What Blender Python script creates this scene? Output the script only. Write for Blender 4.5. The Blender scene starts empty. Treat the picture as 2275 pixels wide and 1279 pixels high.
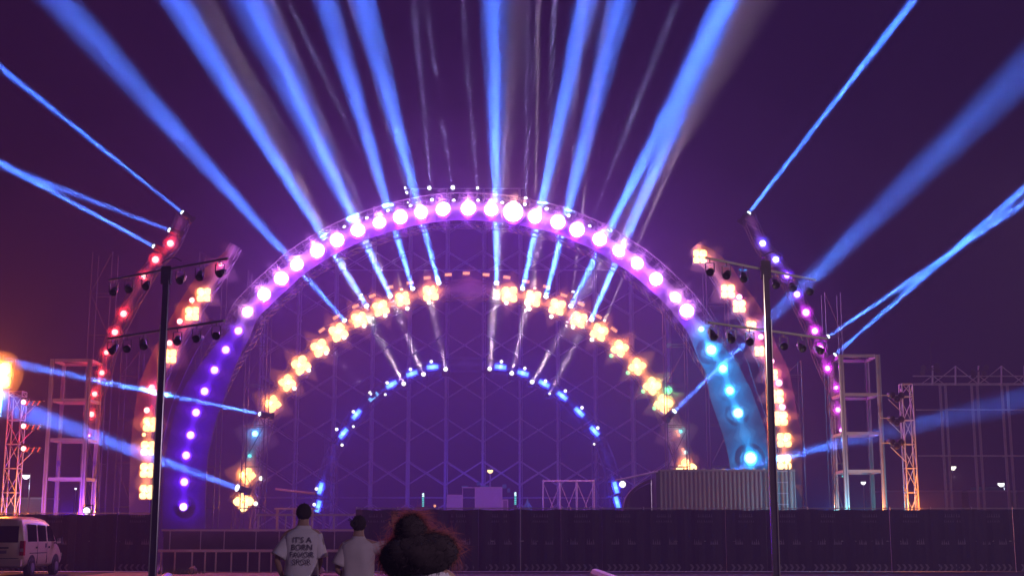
import bpy, bmesh, math, random
from mathutils import Vector, Matrix, noise
R = math.radians
random.seed(7)
sc = bpy.context.scene
col = sc.collection

# ------------------------------------------------------------------ camera, world, exposure
FPX, PITCH, CAMZ = 3000.0, R(10.2), 1.45
cam = bpy.data.objects.new('camera', bpy.data.cameras.new('camera'))
col.objects.link(cam); sc.camera = cam
cam.location = (0, 0, CAMZ); cam.rotation_euler = (R(90) + PITCH, 0, 0)
cam.data.lens = 36 * FPX / 2275; cam.data.sensor_width = 36; cam.data.clip_end = 2000; cam.data.clip_start = .05
w = bpy.data.worlds.new('World'); sc.world = w; w.use_nodes = True
w.node_tree.nodes['Background'].inputs[0].default_value = (.14, .025, .9, 1)   # night sky over a lit city ground
w.node_tree.nodes['Background'].inputs[1].default_value = .014
sc.view_settings.view_transform = 'Standard'; sc.view_settings.look = 'None'
sc.view_settings.exposure = 0; sc.view_settings.gamma = 1
sc.render.engine = 'CYCLES'
sc.cycles.volume_bounces = 0; sc.cycles.max_bounces = 4; sc.cycles.diffuse_bounces = 2
sc.cycles.transparent_max_bounces = 8; sc.cycles.use_denoising = True
sc.cycles.sample_clamp_indirect = 4

def ray(px, py):
    u, v = (px - 1137.5) / FPX, (639.5 - py) / FPX
    return Vector((u, math.cos(PITCH) - v * math.sin(PITCH), math.sin(PITCH) + v * math.cos(PITCH)))
def P(px, py, Y):
    d = ray(px, py); return Vector((0, 0, CAMZ)) + d * (Y / d.y)

# ------------------------------------------------------------------ materials
def new_mat(name):
    m = bpy.data.materials.new(name); m.use_nodes = True
    return m, m.node_tree, m.node_tree.nodes['Principled BSDF']
def mat(name, c, rough=.6, metal=0, var=.25, scale=8.0, bump=0.0, trans=0):
    m, nt, b = new_mat(name)
    b.inputs['Roughness'].default_value = rough; b.inputs['Metallic'].default_value = metal
    tc = nt.nodes.new('ShaderNodeTexCoord'); nz = nt.nodes.new('ShaderNodeTexNoise')
    nz.inputs['Scale'].default_value = scale; nz.inputs['Detail'].default_value = 6
    nt.links.new(tc.outputs['Object'], nz.inputs['Vector'])
    mx = nt.nodes.new('ShaderNodeMix'); mx.data_type = 'RGBA'
    mx.inputs[6].default_value = (*[x * (1 - var) for x in c], 1)
    mx.inputs[7].default_value = (*[min(1, x * (1 + var)) for x in c], 1)
    nt.links.new(nz.outputs['Fac'], mx.inputs[0]); nt.links.new(mx.outputs[2], b.inputs['Base Color'])
    if bump:
        bp = nt.nodes.new('ShaderNodeBump'); bp.inputs['Strength'].default_value = bump
        nt.links.new(nz.outputs['Fac'], bp.inputs['Height']); nt.links.new(bp.outputs[0], b.inputs['Normal'])
    if trans:
        b.inputs['Subsurface Weight'].default_value = 0
    return m
def emis(name, c, s):
    m, nt, b = new_mat(name)
    b.inputs['Base Color'].default_value = (.02, .02, .02, 1)
    b.inputs['Emission Color'].default_value = (*c, 1); b.inputs['Emission Strength'].default_value = s
    m.cycles.emission_sampling = 'NONE'
    return m
M = dict(
    alu=mat('galvanised_tube', (.62, .62, .66), .4, .25, .2, 3),
    dark=mat('black_housing', (.05, .05, .056), .4, 0, .3, 12),
    cloth=mat('black_cloth', (.12, .095, .16), .9, 0, .4, 2, .2),
    fascia=mat('grey_fascia_fabric', (.035, .032, .042), .8, 0, .2, 1.5, .1),
    pale=mat('pale_panel_fabric', (.085, .078, .09), .8, 0, .25, 1.2, .1),
    chrome=mat('lamp_rim_metal', (.7, .7, .72), .22, 1, .1, 5),
    darktruss=mat('dark_truss_tube', (.10, .095, .11), .45, .2, .2, 3),
    railpaint=mat('pale_rail_paint', (.82, .76, .80), .35, .1, .15, 4),
    whitepost=mat('white_painted_steel', (.42, .40, .45), .35, .2, .15, 4),
    fence=mat('dark_fence_cloth', (.044, .034, .090), .75, 0, .5, 1.1, .3),
    fenceprint=mat('fence_print', (.26, .22, .36), .8, 0, .3, 6),
    asphalt=mat('asphalt', (.045, .042, .048), .85, 0, .35, .9, .4),
    lit_sand=mat('lit_sandy_path', (.30, .21, .17), .9, 0, .3, 1.6, .5),  # sandy ground; the warm light on it is put into the colour
    vanpaint=mat('van_paint', (.70, .60, .44), .28, .1, .06, 1.0),
    glass=mat('tinted_glass', (.012, .012, .016), .08, 0, .1, 3),
    rubber=mat('tyre_rubber', (.02, .02, .02), .8, 0, .2, 20),
    red=mat('red_lens', (.45, .02, .02), .25, 0, .1, 5),
    skin=mat('skin', (.42, .25, .19), .5, 0, .1, 20),
    hair=mat('dark_hair', (.030, .018, .022), .95, 0, .3, 60, .3),
    tee=mat('white_cotton', (.74, .70, .74), .85, 0, .08, 14, .25),
    teep=mat('pale_pink_cotton', (.66, .58, .60), .85, 0, .08, 14, .25),
    trousers=mat('dark_trousers', (.03, .03, .045), .85, 0, .3, 20),
    print_=mat('shirt_print', (.10, .08, .13), .8, 0, .2, 30),
    barrier=mat('barrier_plastic', (.72, .60, .62), .4, 0, .12, 6),
    container=mat('container_beige', (.34, .34, .28), .6, 0, .15, .8),
    teal=mat('teal_box', (.05, .35, .32), .6, 0, .2, 4),
    greybox=mat('grey_case', (.50, .52, .66), .6, 0, .15, 4),
    trailer=mat('trailer_panel', (.20, .18, .24), .7, 0, .2, .7),
    leaf=mat('weed_leaf', (.07, .10, .05), .7, 0, .4, 20),
    paper=mat('litter_paper', (.55, .48, .46), .8, 0, .2, 10),
)
# stray hair lets light through; its reddish colour stands for the rim light
def rim_hair():
    m, nt, b = new_mat('rim_lit_hair'); out = nt.nodes['Material Output']
    b.inputs['Base Color'].default_value = (.34, .13, .10, 1); b.inputs['Roughness'].default_value = .35
    t = nt.nodes.new('ShaderNodeBsdfTranslucent'); t.inputs[0].default_value = (.85, .40, .32, 1)
    a = nt.nodes.new('ShaderNodeMixShader'); a.inputs[0].default_value = .7
    nt.links.new(b.outputs[0], a.inputs[1]); nt.links.new(t.outputs[0], a.inputs[2]); nt.links.new(a.outputs[0], out.inputs['Surface'])
    return m
M['fly'] = rim_hair()
COL = {  # name: (light colour, lens emission colour, lens strength)
    'violet': ((.10, .0, 1.0), (.80, .62, 1.0), 3.0),
    'blue': ((.04, .03, 1.0), (.70, .75, 1.0), 3.0),
    'azure': ((.0, .42, 1.0), (.62, .92, 1.0), 3.0),
    'teal': ((.0, .60, .62), (.12, .85, .85), 1.2),
    'green': ((.02, .65, .12), (.25, 1.0, .5), 1.3),
    'red': ((1.0, .01, .03), (1.0, .60, .55), 3.0),
    'pink': ((1.0, .02, .40), (1.0, .65, .85), 3.0),
    'magenta': ((.62, .0, .85), (1.0, .70, 1.0), 3.0),
    'orange': ((1.0, .25, .03), (1.0, .70, .28), 3.4),
    'rose': ((1.0, .40, .62), (1.0, .92, .88), 7.0),
    'white': ((.75, .85, 1.0), (.92, .96, 1.0), 3.0),
    'cream': ((1.0, .9, .6), (1.0, .98, .82), 2.5),
    'sky': ((.10, .40, 1.0), (.75, .92, 1.0), 3.5),
    'strip': ((.02, .04, 1.0), (.16, .55, 1.0), 1.9),
    'ember': ((1.0, .12, .03), (1.0, .38, .18), 1.5),
}
EM = {k: emis('lens_' + k, v[1], v[2]) for k, v in COL.items()}
EM['ring'] = emis('violet_ring', (.16, .0, .85), 1.2); EM['redbar'] = emis('lens_redbar', (1, .10, .05), 1.3); EM['off'] = M['glass']

# ------------------------------------------------------------------ mesh builder
class MB:
    def __init__(s): s.v = []; s.f = []
    def add(s, vs, fs):
        o = len(s.v); s.v += [Vector(x) for x in vs]; s.f += [tuple(i + o for i in f) for f in fs]; return s
    def box(s, c, d, rot=None):
        c = Vector(c); x, y, z = [k / 2 for k in d]
        vs = [Vector((a * x, b * y, e * z)) for a in (-1, 1) for b in (-1, 1) for e in (-1, 1)]
        if rot is not None: vs = [rot @ v for v in vs]
        return s.add([v + c for v in vs], [(0, 1, 3, 2), (4, 6, 7, 5), (0, 4, 5, 1), (2, 3, 7, 6), (0, 2, 6, 4), (1, 5, 7, 3)])
    def bar(s, p, q, wd, hd=None):
        p, q = Vector(p), Vector(q); d = q - p
        rot = d.to_track_quat('Z', 'Y').to_matrix()
        return s.box((p + q) / 2, (wd, hd or wd, d.length), rot)
    def tube(s, p, q, r, n=6, r2=None):
        p, q = Vector(p), Vector(q); d = q - p
        if d.length < 1e-6: return s
        m = d.to_track_quat('Z', 'Y').to_matrix(); r2 = r if r2 is None else r2
        vs = []
        for c, rr in ((p, r), (q, r2)):
            vs += [c + m @ Vector((rr * math.cos(2 * math.pi * i / n), rr * math.sin(2 * math.pi * i / n), 0)) for i in range(n)]
        fs = [(i, (i + 1) % n, n + (i + 1) % n, n + i) for i in range(n)] + [tuple(range(n))[::-1], tuple(range(n, 2 * n))]
        return s.add(vs, fs)
    def path(s, pts, r, n=6):
        for a, b in zip(pts, pts[1:]): s.tube(a, b, r, n)
        return s
    def lathe(s, prof, c=(0, 0, 0), axis='Y', n=20):
        """prof: list of (radius, along)"""
        c = Vector(c); vs = []
        for r, h in prof:
            for i in range(n):
                a = 2 * math.pi * i / n
                p = {'Y': (r * math.cos(a), h, r * math.sin(a)), 'Z': (r * math.cos(a), r * math.sin(a), h), 'X': (h, r * math.cos(a), r * math.sin(a))}[axis]
                vs.append(c + Vector(p))
        fs = []
        for k in range(len(prof) - 1):
            for i in range(n):
                j = (i + 1) % n; fs.append((k * n + i, k * n + j, (k + 1) * n + j, (k + 1) * n + i))
        fs.append(tuple(range(n))[::-1]); fs.append(tuple(range((len(prof) - 1) * n, len(prof) * n)))
        return s.add(vs, fs)
    def rings(s, rings, cap=True):
        n = len(rings[0]); vs = [p for r in rings for p in r]; fs = []
        for k in range(len(rings) - 1):
            for i in range(n):
                j = (i + 1) % n; fs.append((k * n + i, k * n + j, (k + 1) * n + j, (k + 1) * n + i))
        if cap: fs += [tuple(range(n))[::-1], tuple(range((len(rings) - 1) * n, len(rings) * n))]
        return s.add(vs, fs)
    def strip(s, a, b, th):
        """ribbon between polylines a and b (xz outlines at their own depth) with thickness th along +Y"""
        n = len(a); t = Vector((0, th, 0))
        vs = list(a) + list(b) + [p + t for p in a] + [p + t for p in b]; fs = []
        for i in range(n - 1):
            fs += [(i, i + 1, n + i + 1, n + i), (2 * n + i, 3 * n + i, 3 * n + i + 1, 2 * n + i + 1),
                   (i, 2 * n + i, 2 * n + i + 1, i + 1), (n + i, n + i + 1, 3 * n + i + 1, 3 * n + i)]
        fs += [(0, n, 3 * n, 2 * n), (n - 1, 3 * n - 1, 4 * n - 1, 2 * n - 1)]
        return s.add(vs, fs)
    def build(s, name, m, parent=None, smooth=False, origin=None):
        o = Vector(origin) if origin is not None else (Vector(parent.location) if parent is not None and parent.type == 'EMPTY' and origin is None else Vector((0, 0, 0)))
        me = bpy.data.meshes.new(name)
        me.from_pydata([tuple(v - o) for v in s.v], [], s.f); me.validate()
        me.materials.append(m)
        if smooth:
            for p in me.polygons: p.use_smooth = True
        ob = bpy.data.objects.new(name, me); col.objects.link(ob)
        if parent is not None: ob.parent = parent
        else: ob.location = o
        return ob

def empty(name, loc, label, cat, group=None, rz=0):
    o = bpy.data.objects.new(name, None); col.objects.link(o); o.location = loc; o.rotation_euler = (0, 0, rz)
    o.empty_display_size = .2
    tag(o, label, cat, group); return o
def tag(o, label=None, cat=None, group=None, kind=None):
    if label: o['label'] = label
    if cat: o['category'] = cat
    if group: o['group'] = group
    if kind: o['kind'] = kind
    return o
def copy_tree(o, parent=None):
    c = o.copy(); col.objects.link(c); c.parent = parent
    for ch in list(o.children): copy_tree(ch, c)
    return c
def catmull(pts, k=8):
    P_ = [pts[0] * 2 - pts[1]] + list(pts) + [pts[-1] * 2 - pts[-2]]; out = []
    for i in range(1, len(P_) - 2):
        a, b, c, d = P_[i - 1:i + 3]
        for j in range(k):
            t = j / k
            out.append(.5 * ((2 * b) + (c - a) * t + (2 * a - 5 * b + 4 * c - d) * t * t + (3 * b - a - 3 * c + d) * t ** 3))
    out.append(P_[-2]); return out
def normals2(pts):
    """unit normals in the XZ plane, pointing to the outer side of an arch drawn from its one foot over the top"""
    out = []
    for i in range(len(pts)):
        t = pts[min(i + 1, len(pts) - 1)] - pts[max(i - 1, 0)]
        out.append(Vector((-t.z, 0, t.x)).normalized())
    return out

# ------------------------------------------------------------------ the ground
g = MB().box((0, 150, -.1), (700, 700, .2)).build('ground', M['asphalt']); g['kind'] = 'structure'
random.seed(3)
a, b = [], []
for i in range(25):
    x = -14.2 + i * .42
    a.append(Vector((x, 37 + .5 * noise.noise(Vector((x * .6, 0, 1))), .004))); b.append(Vector((x, 49.4, .004)))
MB().add(a + b, [(i, i + 1, 26 + i, 25 + i) for i in range(24)]).build('path', M['lit_sand'])['kind'] = 'structure'

# ------------------------------------------------------------------ fixtures (lamps with their housings)
ORD = ['lowest', 'second', 'third', 'fourth', 'fifth', 'sixth', 'seventh', 'eighth', 'ninth', 'tenth', 'eleventh', 'twelfth', 'thirteenth', 'fourteenth', 'fifteenth',
       'sixteenth', 'seventeenth', 'eighteenth', 'nineteenth', 'twentieth', 'twenty-first', 'twenty-second', 'twenty-third']
def point(colr, e, loc, parent, name='bulb'):
    l = bpy.data.lights.new(name, 'POINT'); l.energy = e * GL.get(tuple(colr), 2.2); l.color = colr; l.shadow_soft_size = 0
    o = bpy.data.objects.new(name, l); col.objects.link(o); o.location = loc; o.parent = parent; return o
proto = {}
GL = {COL['orange'][0]: 3.8, COL['cream'][0]: 1.0, COL['white'][0]: 1.0, COL['ember'][0]: 1.0}
def wash(c, r, e, fr=1.0):
    """round LED wash light: cup housing, shining metal rim, domed lens, U-shaped yoke; faces -Y"""
    t = empty('wash_light', (0, 0, 0), 'x', 'stage light')
    MB().lathe([(r * .5, .42), (r * .95, .30), (r * 1.12, .02), (r * 1.12, -.03), (r * 1.02, -.03), (r * 1.0, .01)], n=20).build('housing', M['dark'], t, True)
    MB().lathe([(r * 1.02, -.031), (r * 1.13, -.034), (r * 1.13, -.05), (r * 1.02, -.05)], n=20).build('rim', M['chrome'], t, True)
    MB().lathe([(r, .0), (r * .9, -.04), (r * .6, -.08), (r * .2, -.10), (.005, -.101)], n=20).build('lens', EM[c], t, True)
    mb = MB(); k = r * 1.22
    mb.bar((-k, .12, 0), (-k, .12, k * 1.15), .03, .05); mb.bar((k, .12, 0), (k, .12, k * 1.15), .03, .05); mb.bar((-k, .12, k * 1.15), (k, .12, k * 1.15), .03, .05)
    mb.build('yoke', M['dark'], t)
    point(COL[c][0], e, (0, -.22 * fr, 0), t); return t
def blinder(c, s, e):
    """square four-cell audience blinder"""
    t = empty('blinder_light', (0, 0, 0), 'x', 'stage light')
    mb = MB(); mb.box((0, .14, 0), (s, .22, s))
    for k in (-1, 1): mb.box((k * s / 2, -.01, 0), (.03, .10, s)); mb.box((0, -.01, k * s / 2), (s * .96, .09, .03))
    mb.build('frame', M['dark'], t)
    for i in (-1, 1):
        for j in (-1, 1):
            MB().lathe([(s * .262, .015), (s * .245, -.03), (s * .16, -.06), (.004, -.075)], c=(i * s * .245, 0, j * s * .245), n=16).build('lamp_cell', EM[c], t, True)
    mb = MB(); k = s * .56
    mb.bar((-k, .12, 0), (-k, .12, k * 1.1), .03, .05); mb.bar((k, .12, 0), (k, .12, k * 1.1), .03, .05); mb.bar((-k, .12, k * 1.1), (k, .12, k * 1.1), .03, .05)
    mb.build('yoke', M['dark'], t)
    point(COL[c][0], e, (0, -.35, 0), t); return t
def dome(c, r, e):
    """large round lamp of the outer arch: pale dome above a violet ring of LEDs"""
    t = empty('arch_lamp', (0, 0, 0), 'x', 'stage light')
    MB().lathe([(r * .5, .45), (r, .28), (r * 1.1, .0), (r * 1.02, -.02)], n=24).build('housing', M['dark'], t, True)
    MB().lathe([(r, -.015), (r * .93, -.08), (r * .7, -.14), (r * .35, -.17), (.005, -.18)], n=24).build('lens', EM['rose'], t, True)
    MB().lathe([(r * 1.0, -.012), (r * 1.16, -.016), (r * 1.16, -.04), (r * 1.0, -.04)], c=(0, .0, -r * .12), n=24).build('led_ring', EM['ring'], t, True)
    point((.72, .22, 1.0), e, (0, -.6, r * .7), t); point((.30, .02, 1.0), e * .8, (0, -.22, -r * 1.25), t); return t

def mover(c, r):
    """moving head: base, two-armed yoke, head and front lens; the head looks up the local +Z axis"""
    t = empty('moving_head_light', (0, 0, 0), 'x', 'stage light')
    MB().box((0, 0, -.42), (.34, .30, .14)).build('base', M['dark'], t)
    MB().box((-.20, 0, -.14), (.06, .16, .44)).box((.20, 0, -.14), (.06, .16, .44)).box((0, 0, -.33), (.44, .16, .05)).build('yoke', M['dark'], t)
    MB().lathe([(.06, -.24), (.15, -.18), (.16, .02), (r, .08), (r, .10)], axis='Z', n=16).build('head', M['dark'], t, True)
    MB().lathe([(r * .9, .10), (r * .95, .13), (r * .6, .17), (.004, .18)], axis='Z', n=16).build('lens', EM[c], t, True)
    return t
def strobe(c, wd, hd, e):
    t = empty('strobe_bar', (0, 0, 0), 'x', 'stage light')
    MB().box((0, .07, 0), (wd * 1.15, .12, hd * 1.8)).build('housing', M['dark'], t)
    MB().box((0, -.01, 0), (wd, .03, hd)).build('tube', EM[c], t)
    MB().bar((-wd * .6, .1, 0), (-wd * .6, .1, -hd * 3.0), .03).bar((wd * .6, .1, 0), (wd * .6, .1, -hd * 3.0), .03).build('bracket', M['dark'], t)
    if e: point(COL[c][0], e, (0, -.22, 0), t)
    return t
def par(c, r, e):
    t = empty('par_light', (0, 0, 0), 'x', 'stage light')
    MB().lathe([(r * .5, .30), (r * .9, .2), (r * 1.15, .0), (r * 1.0, -.01)], n=14).build('can', M['dark'], t, True)
    MB().lathe([(r, .0), (r * .7, -.03), (.003, -.045)], n=14).build('lens', EM[c], t, True)
    if e: point(COL[c][0], e, (0, -.18, 0), t)
    return t
def place(key, make, loc, label, group, rot=(0, 0, 0), parts=True):
    if key not in proto: proto[key] = o = make()
    else: o = copy_tree(proto[key])
    o.location = loc; o.rotation_euler = rot; o['label'] = label; o['group'] = group
    return o

EW = 55.0       # base energy of a wash light
# outer arch -----------------------------------------------------------
YO = 60.0
LEFT = [(408, 1125), (410, 1070), (414, 1011), (424, 966), (436, 916), (455, 869), (477, 822), (502, 777), (530, 735)]
TOP = [(550, 693), (587, 654), (625, 619), (660, 588), (706, 557), (749, 533), (795, 512), (843, 495), (889, 482), (935, 472), (985, 465), (1041, 463), (1091, 466),
       (1140, 471), (1188, 481), (1240, 493), (1282, 510), (1332, 532), (1374, 558), (1416, 585), (1458, 620), (1500, 660), (1526, 691)]
RIGHT = [(1667, 1017), (1639, 917), (1621, 867), (1606, 819), (1580, 777), (1558, 731)]
PATH_OUT = [(408, 1190)] + LEFT + TOP + [(1556, 733), (1580, 777), (1606, 819), (1621, 867), (1639, 917), (1655, 965), (1667, 1017), (1674, 1080), (1677, 1190)]

def truss_arch(name, label, ctrl, Y, half, depth, step, tube=.03, extra=None, k=6):
    pts = catmull([P(x, y, Y) for x, y in ctrl], k); ns = normals2(pts)
    t = empty(name, (pts[0].x, Y, 0), label, 'arch')
    D = Vector((0, depth, 0))
    lines = [[p + n * s * half + D * d for p, n in zip(pts, ns)] for s in (-1, 1) for d in (0, 1)]
    for ln in lines: MB().path(ln, tube).build('chord', M['darktruss'], t)
    mb = MB()
    for i in range(0, len(pts) - step, step):
        j = i + step
        mb.tube(lines[0][i], lines[2][j], tube * .6, 5); mb.tube(lines[2][i], lines[2][i] * .5 + lines[0][i] * .5, tube * .6, 5)
        mb.tube(lines[0][i], lines[2][i], tube * .6, 5)
        mb.tube(lines[0][i], lines[1][j], tube * .6, 5); mb.tube(lines[2][i], lines[3][j], tube * .6, 5); mb.tube(lines[1][i], lines[3][j], tube * .6, 5)
    mb.build('lacing', M['darktruss'], t)
    return t, pts, ns

oa, pts, ns = truss_arch('outer_arch', 'large arch of violet-lit panels and trusswork carrying the round pink and blue lamps', PATH_OUT, YO + .9, .75, .9, 2)
fp = catmull([P(x, y, YO + .16) for x, y in PATH_OUT], 6); fn = normals2(fp)
def frange(i):   # the facing is wide on the legs, narrow and set inward over the top
    t = min(1, max(0, (fp[i].z - 7.5) / 3.0)); return (.92 * (1 - t) + .28 * t, .95 * (1 - t) + .55 * t)
MB().strip([fp[i] + fn[i] * frange(i)[0] for i in range(len(fp))], [fp[i] - fn[i] * frange(i)[1] for i in range(len(fp))], .05).build('front_panel', M['fascia'], oa)
ne = [i for i in range(len(fp)) if fp[i].z < 10.2 and fp[i].x < 0]; nw = [i for i in range(len(fp)) if fp[i].z < 9.8 and fp[i].x > 0]
for idx in (ne, nw):
    MB().strip([fp[i] + fn[i] * 1.62 + Vector((0, .5, 0)) for i in idx], [fp[i] + fn[i] * 1.15 + Vector((0, .0, 0)) for i in idx], .06).build('side_panel', M['pale'], oa)

for i, (x, y) in enumerate(LEFT):
    c = 'violet'
    place(('w', c, .2), lambda: wash(c, .2, EW), P(x, y, YO), f'{ORD[i]} violet wash light counting up the van-side leg of the outer arch' if i else 'violet wash light at the foot of the van-side leg of the outer arch', 'violet wash lights up the outer arch leg')
for i, (x, y) in enumerate(TOP):
    if i == 13:
        t = place('bigdome', lambda: dome('rose', .46, 170), P(x, y, YO), 'largest lamp of the outer arch, orange white, just past its crown', 'round lamps over the outer arch')
        lt = [c for c in t.children if c.type == 'LIGHT'][0]; lt.data.color = (1, .42, .2); lt.data.energy = 420
    elif i in (0, 21):
        c = 'rose'
        place(('w', c, .26), lambda: wash(c, .26, 70), P(x, y, YO), ('small pink white lamp beginning the row over the outer arch above the violet lights' if i == 0 else 'small pink white lamp second from the container end of the arch row'), 'round lamps over the outer arch')
    else:
        place('dome', lambda: dome('rose', .31, 105), P(x, y, YO), f'{ORD[i]} pink white round lamp over the outer arch counted from the van side', 'round lamps over the outer arch', (R(random.uniform(-14, 14)), R(random.uniform(-20, 20)), R(random.uniform(-16, 16)))).scale = [random.uniform(.88, 1.12)] * 3
for i, (x, y) in enumerate(RIGHT):
    c = 'azure'; r = (.27, .22, .2, .2, .26, .13)[i]
    place(('w', c, r), lambda: wash(c, r, EW * (3.2 if i in (0, 4) else 1.6 if i < 5 else .5)), P(x, y, YO), f'{ORD[i]} azure wash light counting up the container-side leg of the outer arch' if i else 'large azure wash light lowest above the corrugated container', 'azure wash lights up the outer arch leg')

# spot beams -----------------------------------------------------------
def beam(name_c, src, dst, Y, dy, spread, energy, label, group, r=.10, fall='Linear', key='mv', blend=1.0, near=4.0):
    """moving head at src (picture point at depth Y) whose real spot lamp looks towards dst"""
    s = P(src[0], src[1], Y); d = (P(dst[0], dst[1], Y + dy) - s).normalized()
    rot = d.to_track_quat('Z', 'Y').to_euler()
    t = place((key, name_c, r), lambda: mover(name_c, r), s - d * .12, label, group, rot)
    l = bpy.data.lights.new('beam_lamp', 'AREA'); l.shape = 'DISK'; l.size = r * 1.5; l.energy = energy * AK; l.color = COL[name_c][0]
    l.spread = R(spread * 1.15)
    if r < .12 and name_c == 'sky': l.energy *= .6
    l.use_nodes = True; n = l.node_tree; f = n.nodes.new('ShaderNodeLightFalloff'); f.inputs[0].default_value = 1
    q = n.nodes.new('ShaderNodeMath'); q.operation = 'MULTIPLY_ADD'; q.inputs[1].default_value = near
    n.links.new(f.outputs['Quadratic'], q.inputs[0]); n.links.new(f.outputs[fall], q.inputs[2])
    n.links.new(q.outputs[0], n.nodes['Emission'].inputs['Strength'])
    o = bpy.data.objects.new('beam_lamp', l); col.objects.link(o); o.parent = t; o.location = (0, 0, .22); o.rotation_euler = (math.pi, 0, 0)
    return t
YB = 66.0; AK = .0006
EB = 150000.0
GB = 'blue beam lights on the inner arch'
big = [((766, 712), (130, 0), 4.0, 1.0), ((815, 680), (392, 0), 4.0, 1.2), ((867, 658), (556, 0), 6.2, 1.5), ((917, 641), (724, 0), 3.2, .9), ((975, 629), (805, 0), 3.6, 1.1),
       ((1103, 629), (1098, 0), 4.2, 1.2), ((1161, 641), (1303, 0), 3.6, 1.1), ((1213, 659), (1379, 0), 4.4, 1.2), ((1268, 680), (1612, 0), 3.4, 1.1), ((1314, 710), (1615, 0), 3.6, 1.2)]
for i, (s, d, a, e) in enumerate(big):
    beam('sky', s, d, YB - .4, -14, a, EB * e, f'{ORD[i] if i else "first"} blue beam light on the inner arch counted from the van side', GB, .13)
GS = 'outlying blue beam lights beside the stage'
beam('sky', (405, 472), (0, 150), 57, -3, 1.7, EB * 1.5, 'blue beam light topmost above the red lights on the van side', GS, .10)
beam('sky', (376, 511), (0, 367), 57, -3, 2.8, EB * 1.2, 'blue beam light just above the highest red lamp', GS, .11)
beam('sky', (341, 547), (0, 362), 57, -3, 1.9, EB * 1.0, 'blue beam light beside the second highest red lamp', GS, .10)
beam('sky', (577, 919), (0, 800), 59, -4, 1.8, EB * .018, 'small pale beam light beside the lowest orange blinder of the inner arch curve', GS, .10)
beam('sky', (527, 1083), (0, 893), 59, -7, 5, EB * 1.1, 'strong blue beam light between the two blinders at the inner arch foot', GS, .16)
beam('sky', (1664, 473), (2030, 0), 57, -3, 1.7, EB * 1.5, 'lone blue beam light high above the container-side mast', GS, .10)
beam('sky', (1840, 747), (2275, 452), 57, -3, 1.7, EB * .8, 'blue beam light above the white steel tower beside the purple lamps', GS, .10)
beam('sky', (1855, 788), (2275, 420), 57, -3, 1.7, EB * .8, 'blue beam light sitting on the corner of the white steel tower', GS, .10)
beam('sky', (1498, 913), (2275, 160), 59.2, -9, 4.6, EB * .8, 'pale blue beam light beside the green lamp', GS, .12)
beam('sky', (1610, 1047), (2275, 884), 58.6, -6, 5.5, EB * .8, 'low blue beam light lying behind the top of the corrugated container', GS, .14)
# small sharp beams of the outer arch
GT = 'small white beam lights along the outer arch'
sm = [((765, 504), (464, 0), .22), ((815, 484), (604, 0), .14), ((862, 468), (640, 0), .14), ((912, 457), (774, 0), .16), ((960, 447), None, 0), ((1008, 445), (945, 0), .12), ((1062, 445), (1028, 0), .18),
      ((1116, 450), (1137, 0), .20), ((1168, 440), (1194, 0), .18), ((1166, 457), None, 0), ((1214, 467), None, 0), ((1263, 482), None, 0), ((1310, 502), (1505, 0), .2)]
for i, (s, d, e) in enumerate(sm):
    lab = f'{ORD[i] if i else "first"} small white beam light above the round lamps, counted from the van side'
    if d: beam('white', s, d, YO + .3, -6, 1.1, EB * e * .17, lab, GT, .085)
    else: place(('mv', 'white', .085), lambda: mover('white', .085), P(s[0], s[1], YO + .3), lab, GT, (R(70), 0, 0))
for i, (x, y, c, r) in enumerate([(900, 417, 'white', .07), (954, 418, 'white', .15), (1006, 417, 'white', .16), (1061, 418, 'white', .11), (904, 428, 'white', .10), (906, 450, 'white', .05)]):
    place(('w', c, r), lambda: wash(c, r, 6), P(x, y, 79.5), f'white lamp on the top rail of the rear scaffold, {["first", "second", "third", "fourth"][i]} along it' if i < 4 else ('white lamp just below the end of the scaffold top rail', 'faint white lamp on the upright under the scaffold top rail')[i - 4], 'white lamps on the scaffold top')

# inner (blinder) arch ---------------------------------------------------
BL = [(541, 1113), (550, 1056), (606, 897), (638, 850), (669, 811), (711, 773), (752, 738), (798, 710), (846, 685), (895, 664), (957, 651)]
BR = [(1132, 654), (1184, 663), (1238, 682), (1286, 710), (1331, 738), (1377, 774), (1416, 814), (1449, 857), (1474, 897), (1525, 1040)]
PATH_IN = [(532, 1190), (541, 1113), (550, 1056), (572, 970), (606, 897), (638, 850), (669, 811), (711, 773), (752, 738), (798, 710), (846, 685), (895, 664), (957, 649), (1045, 641),
           (1132, 652), (1184, 663), (1238, 682), (1286, 710), (1331, 738), (1377, 774), (1416, 814), (1449, 857), (1474, 897), (1502, 965), (1525, 1040), (1534, 1190)]
truss_arch('inner_arch', 'middle truss arch hung with orange blinders and blue beam lights', PATH_IN, YB + .5, .45, .8, 3)
for i, (x, y) in enumerate(BL):
    place('bl', lambda: blinder('orange', .78, 60), P(x, y, YB), f'{ORD[i]} orange four-cell blinder up the van-side half of the inner arch', 'orange blinders of the inner arch', (R(random.uniform(-10, 10)), R(random.uniform(-8, 8) + (x - 1045) * .09), R(random.uniform(-12, 12)))).scale = [random.uniform(.9, 1.08)] * 3
for i, (x, y) in enumerate(BR):
    place('bl', lambda: blinder('orange', .78, 60), P(x, y, YB), f'{ORD[i] if i else "first"} orange four-cell blinder down the container-side half of the inner arch', 'orange blinders of the inner arch', (R(random.uniform(-10, 10)), R(random.uniform(-8, 8) + (x - 1045) * .09), R(random.uniform(-12, 12)))).scale = [random.uniform(.9, 1.08)] * 3
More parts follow.
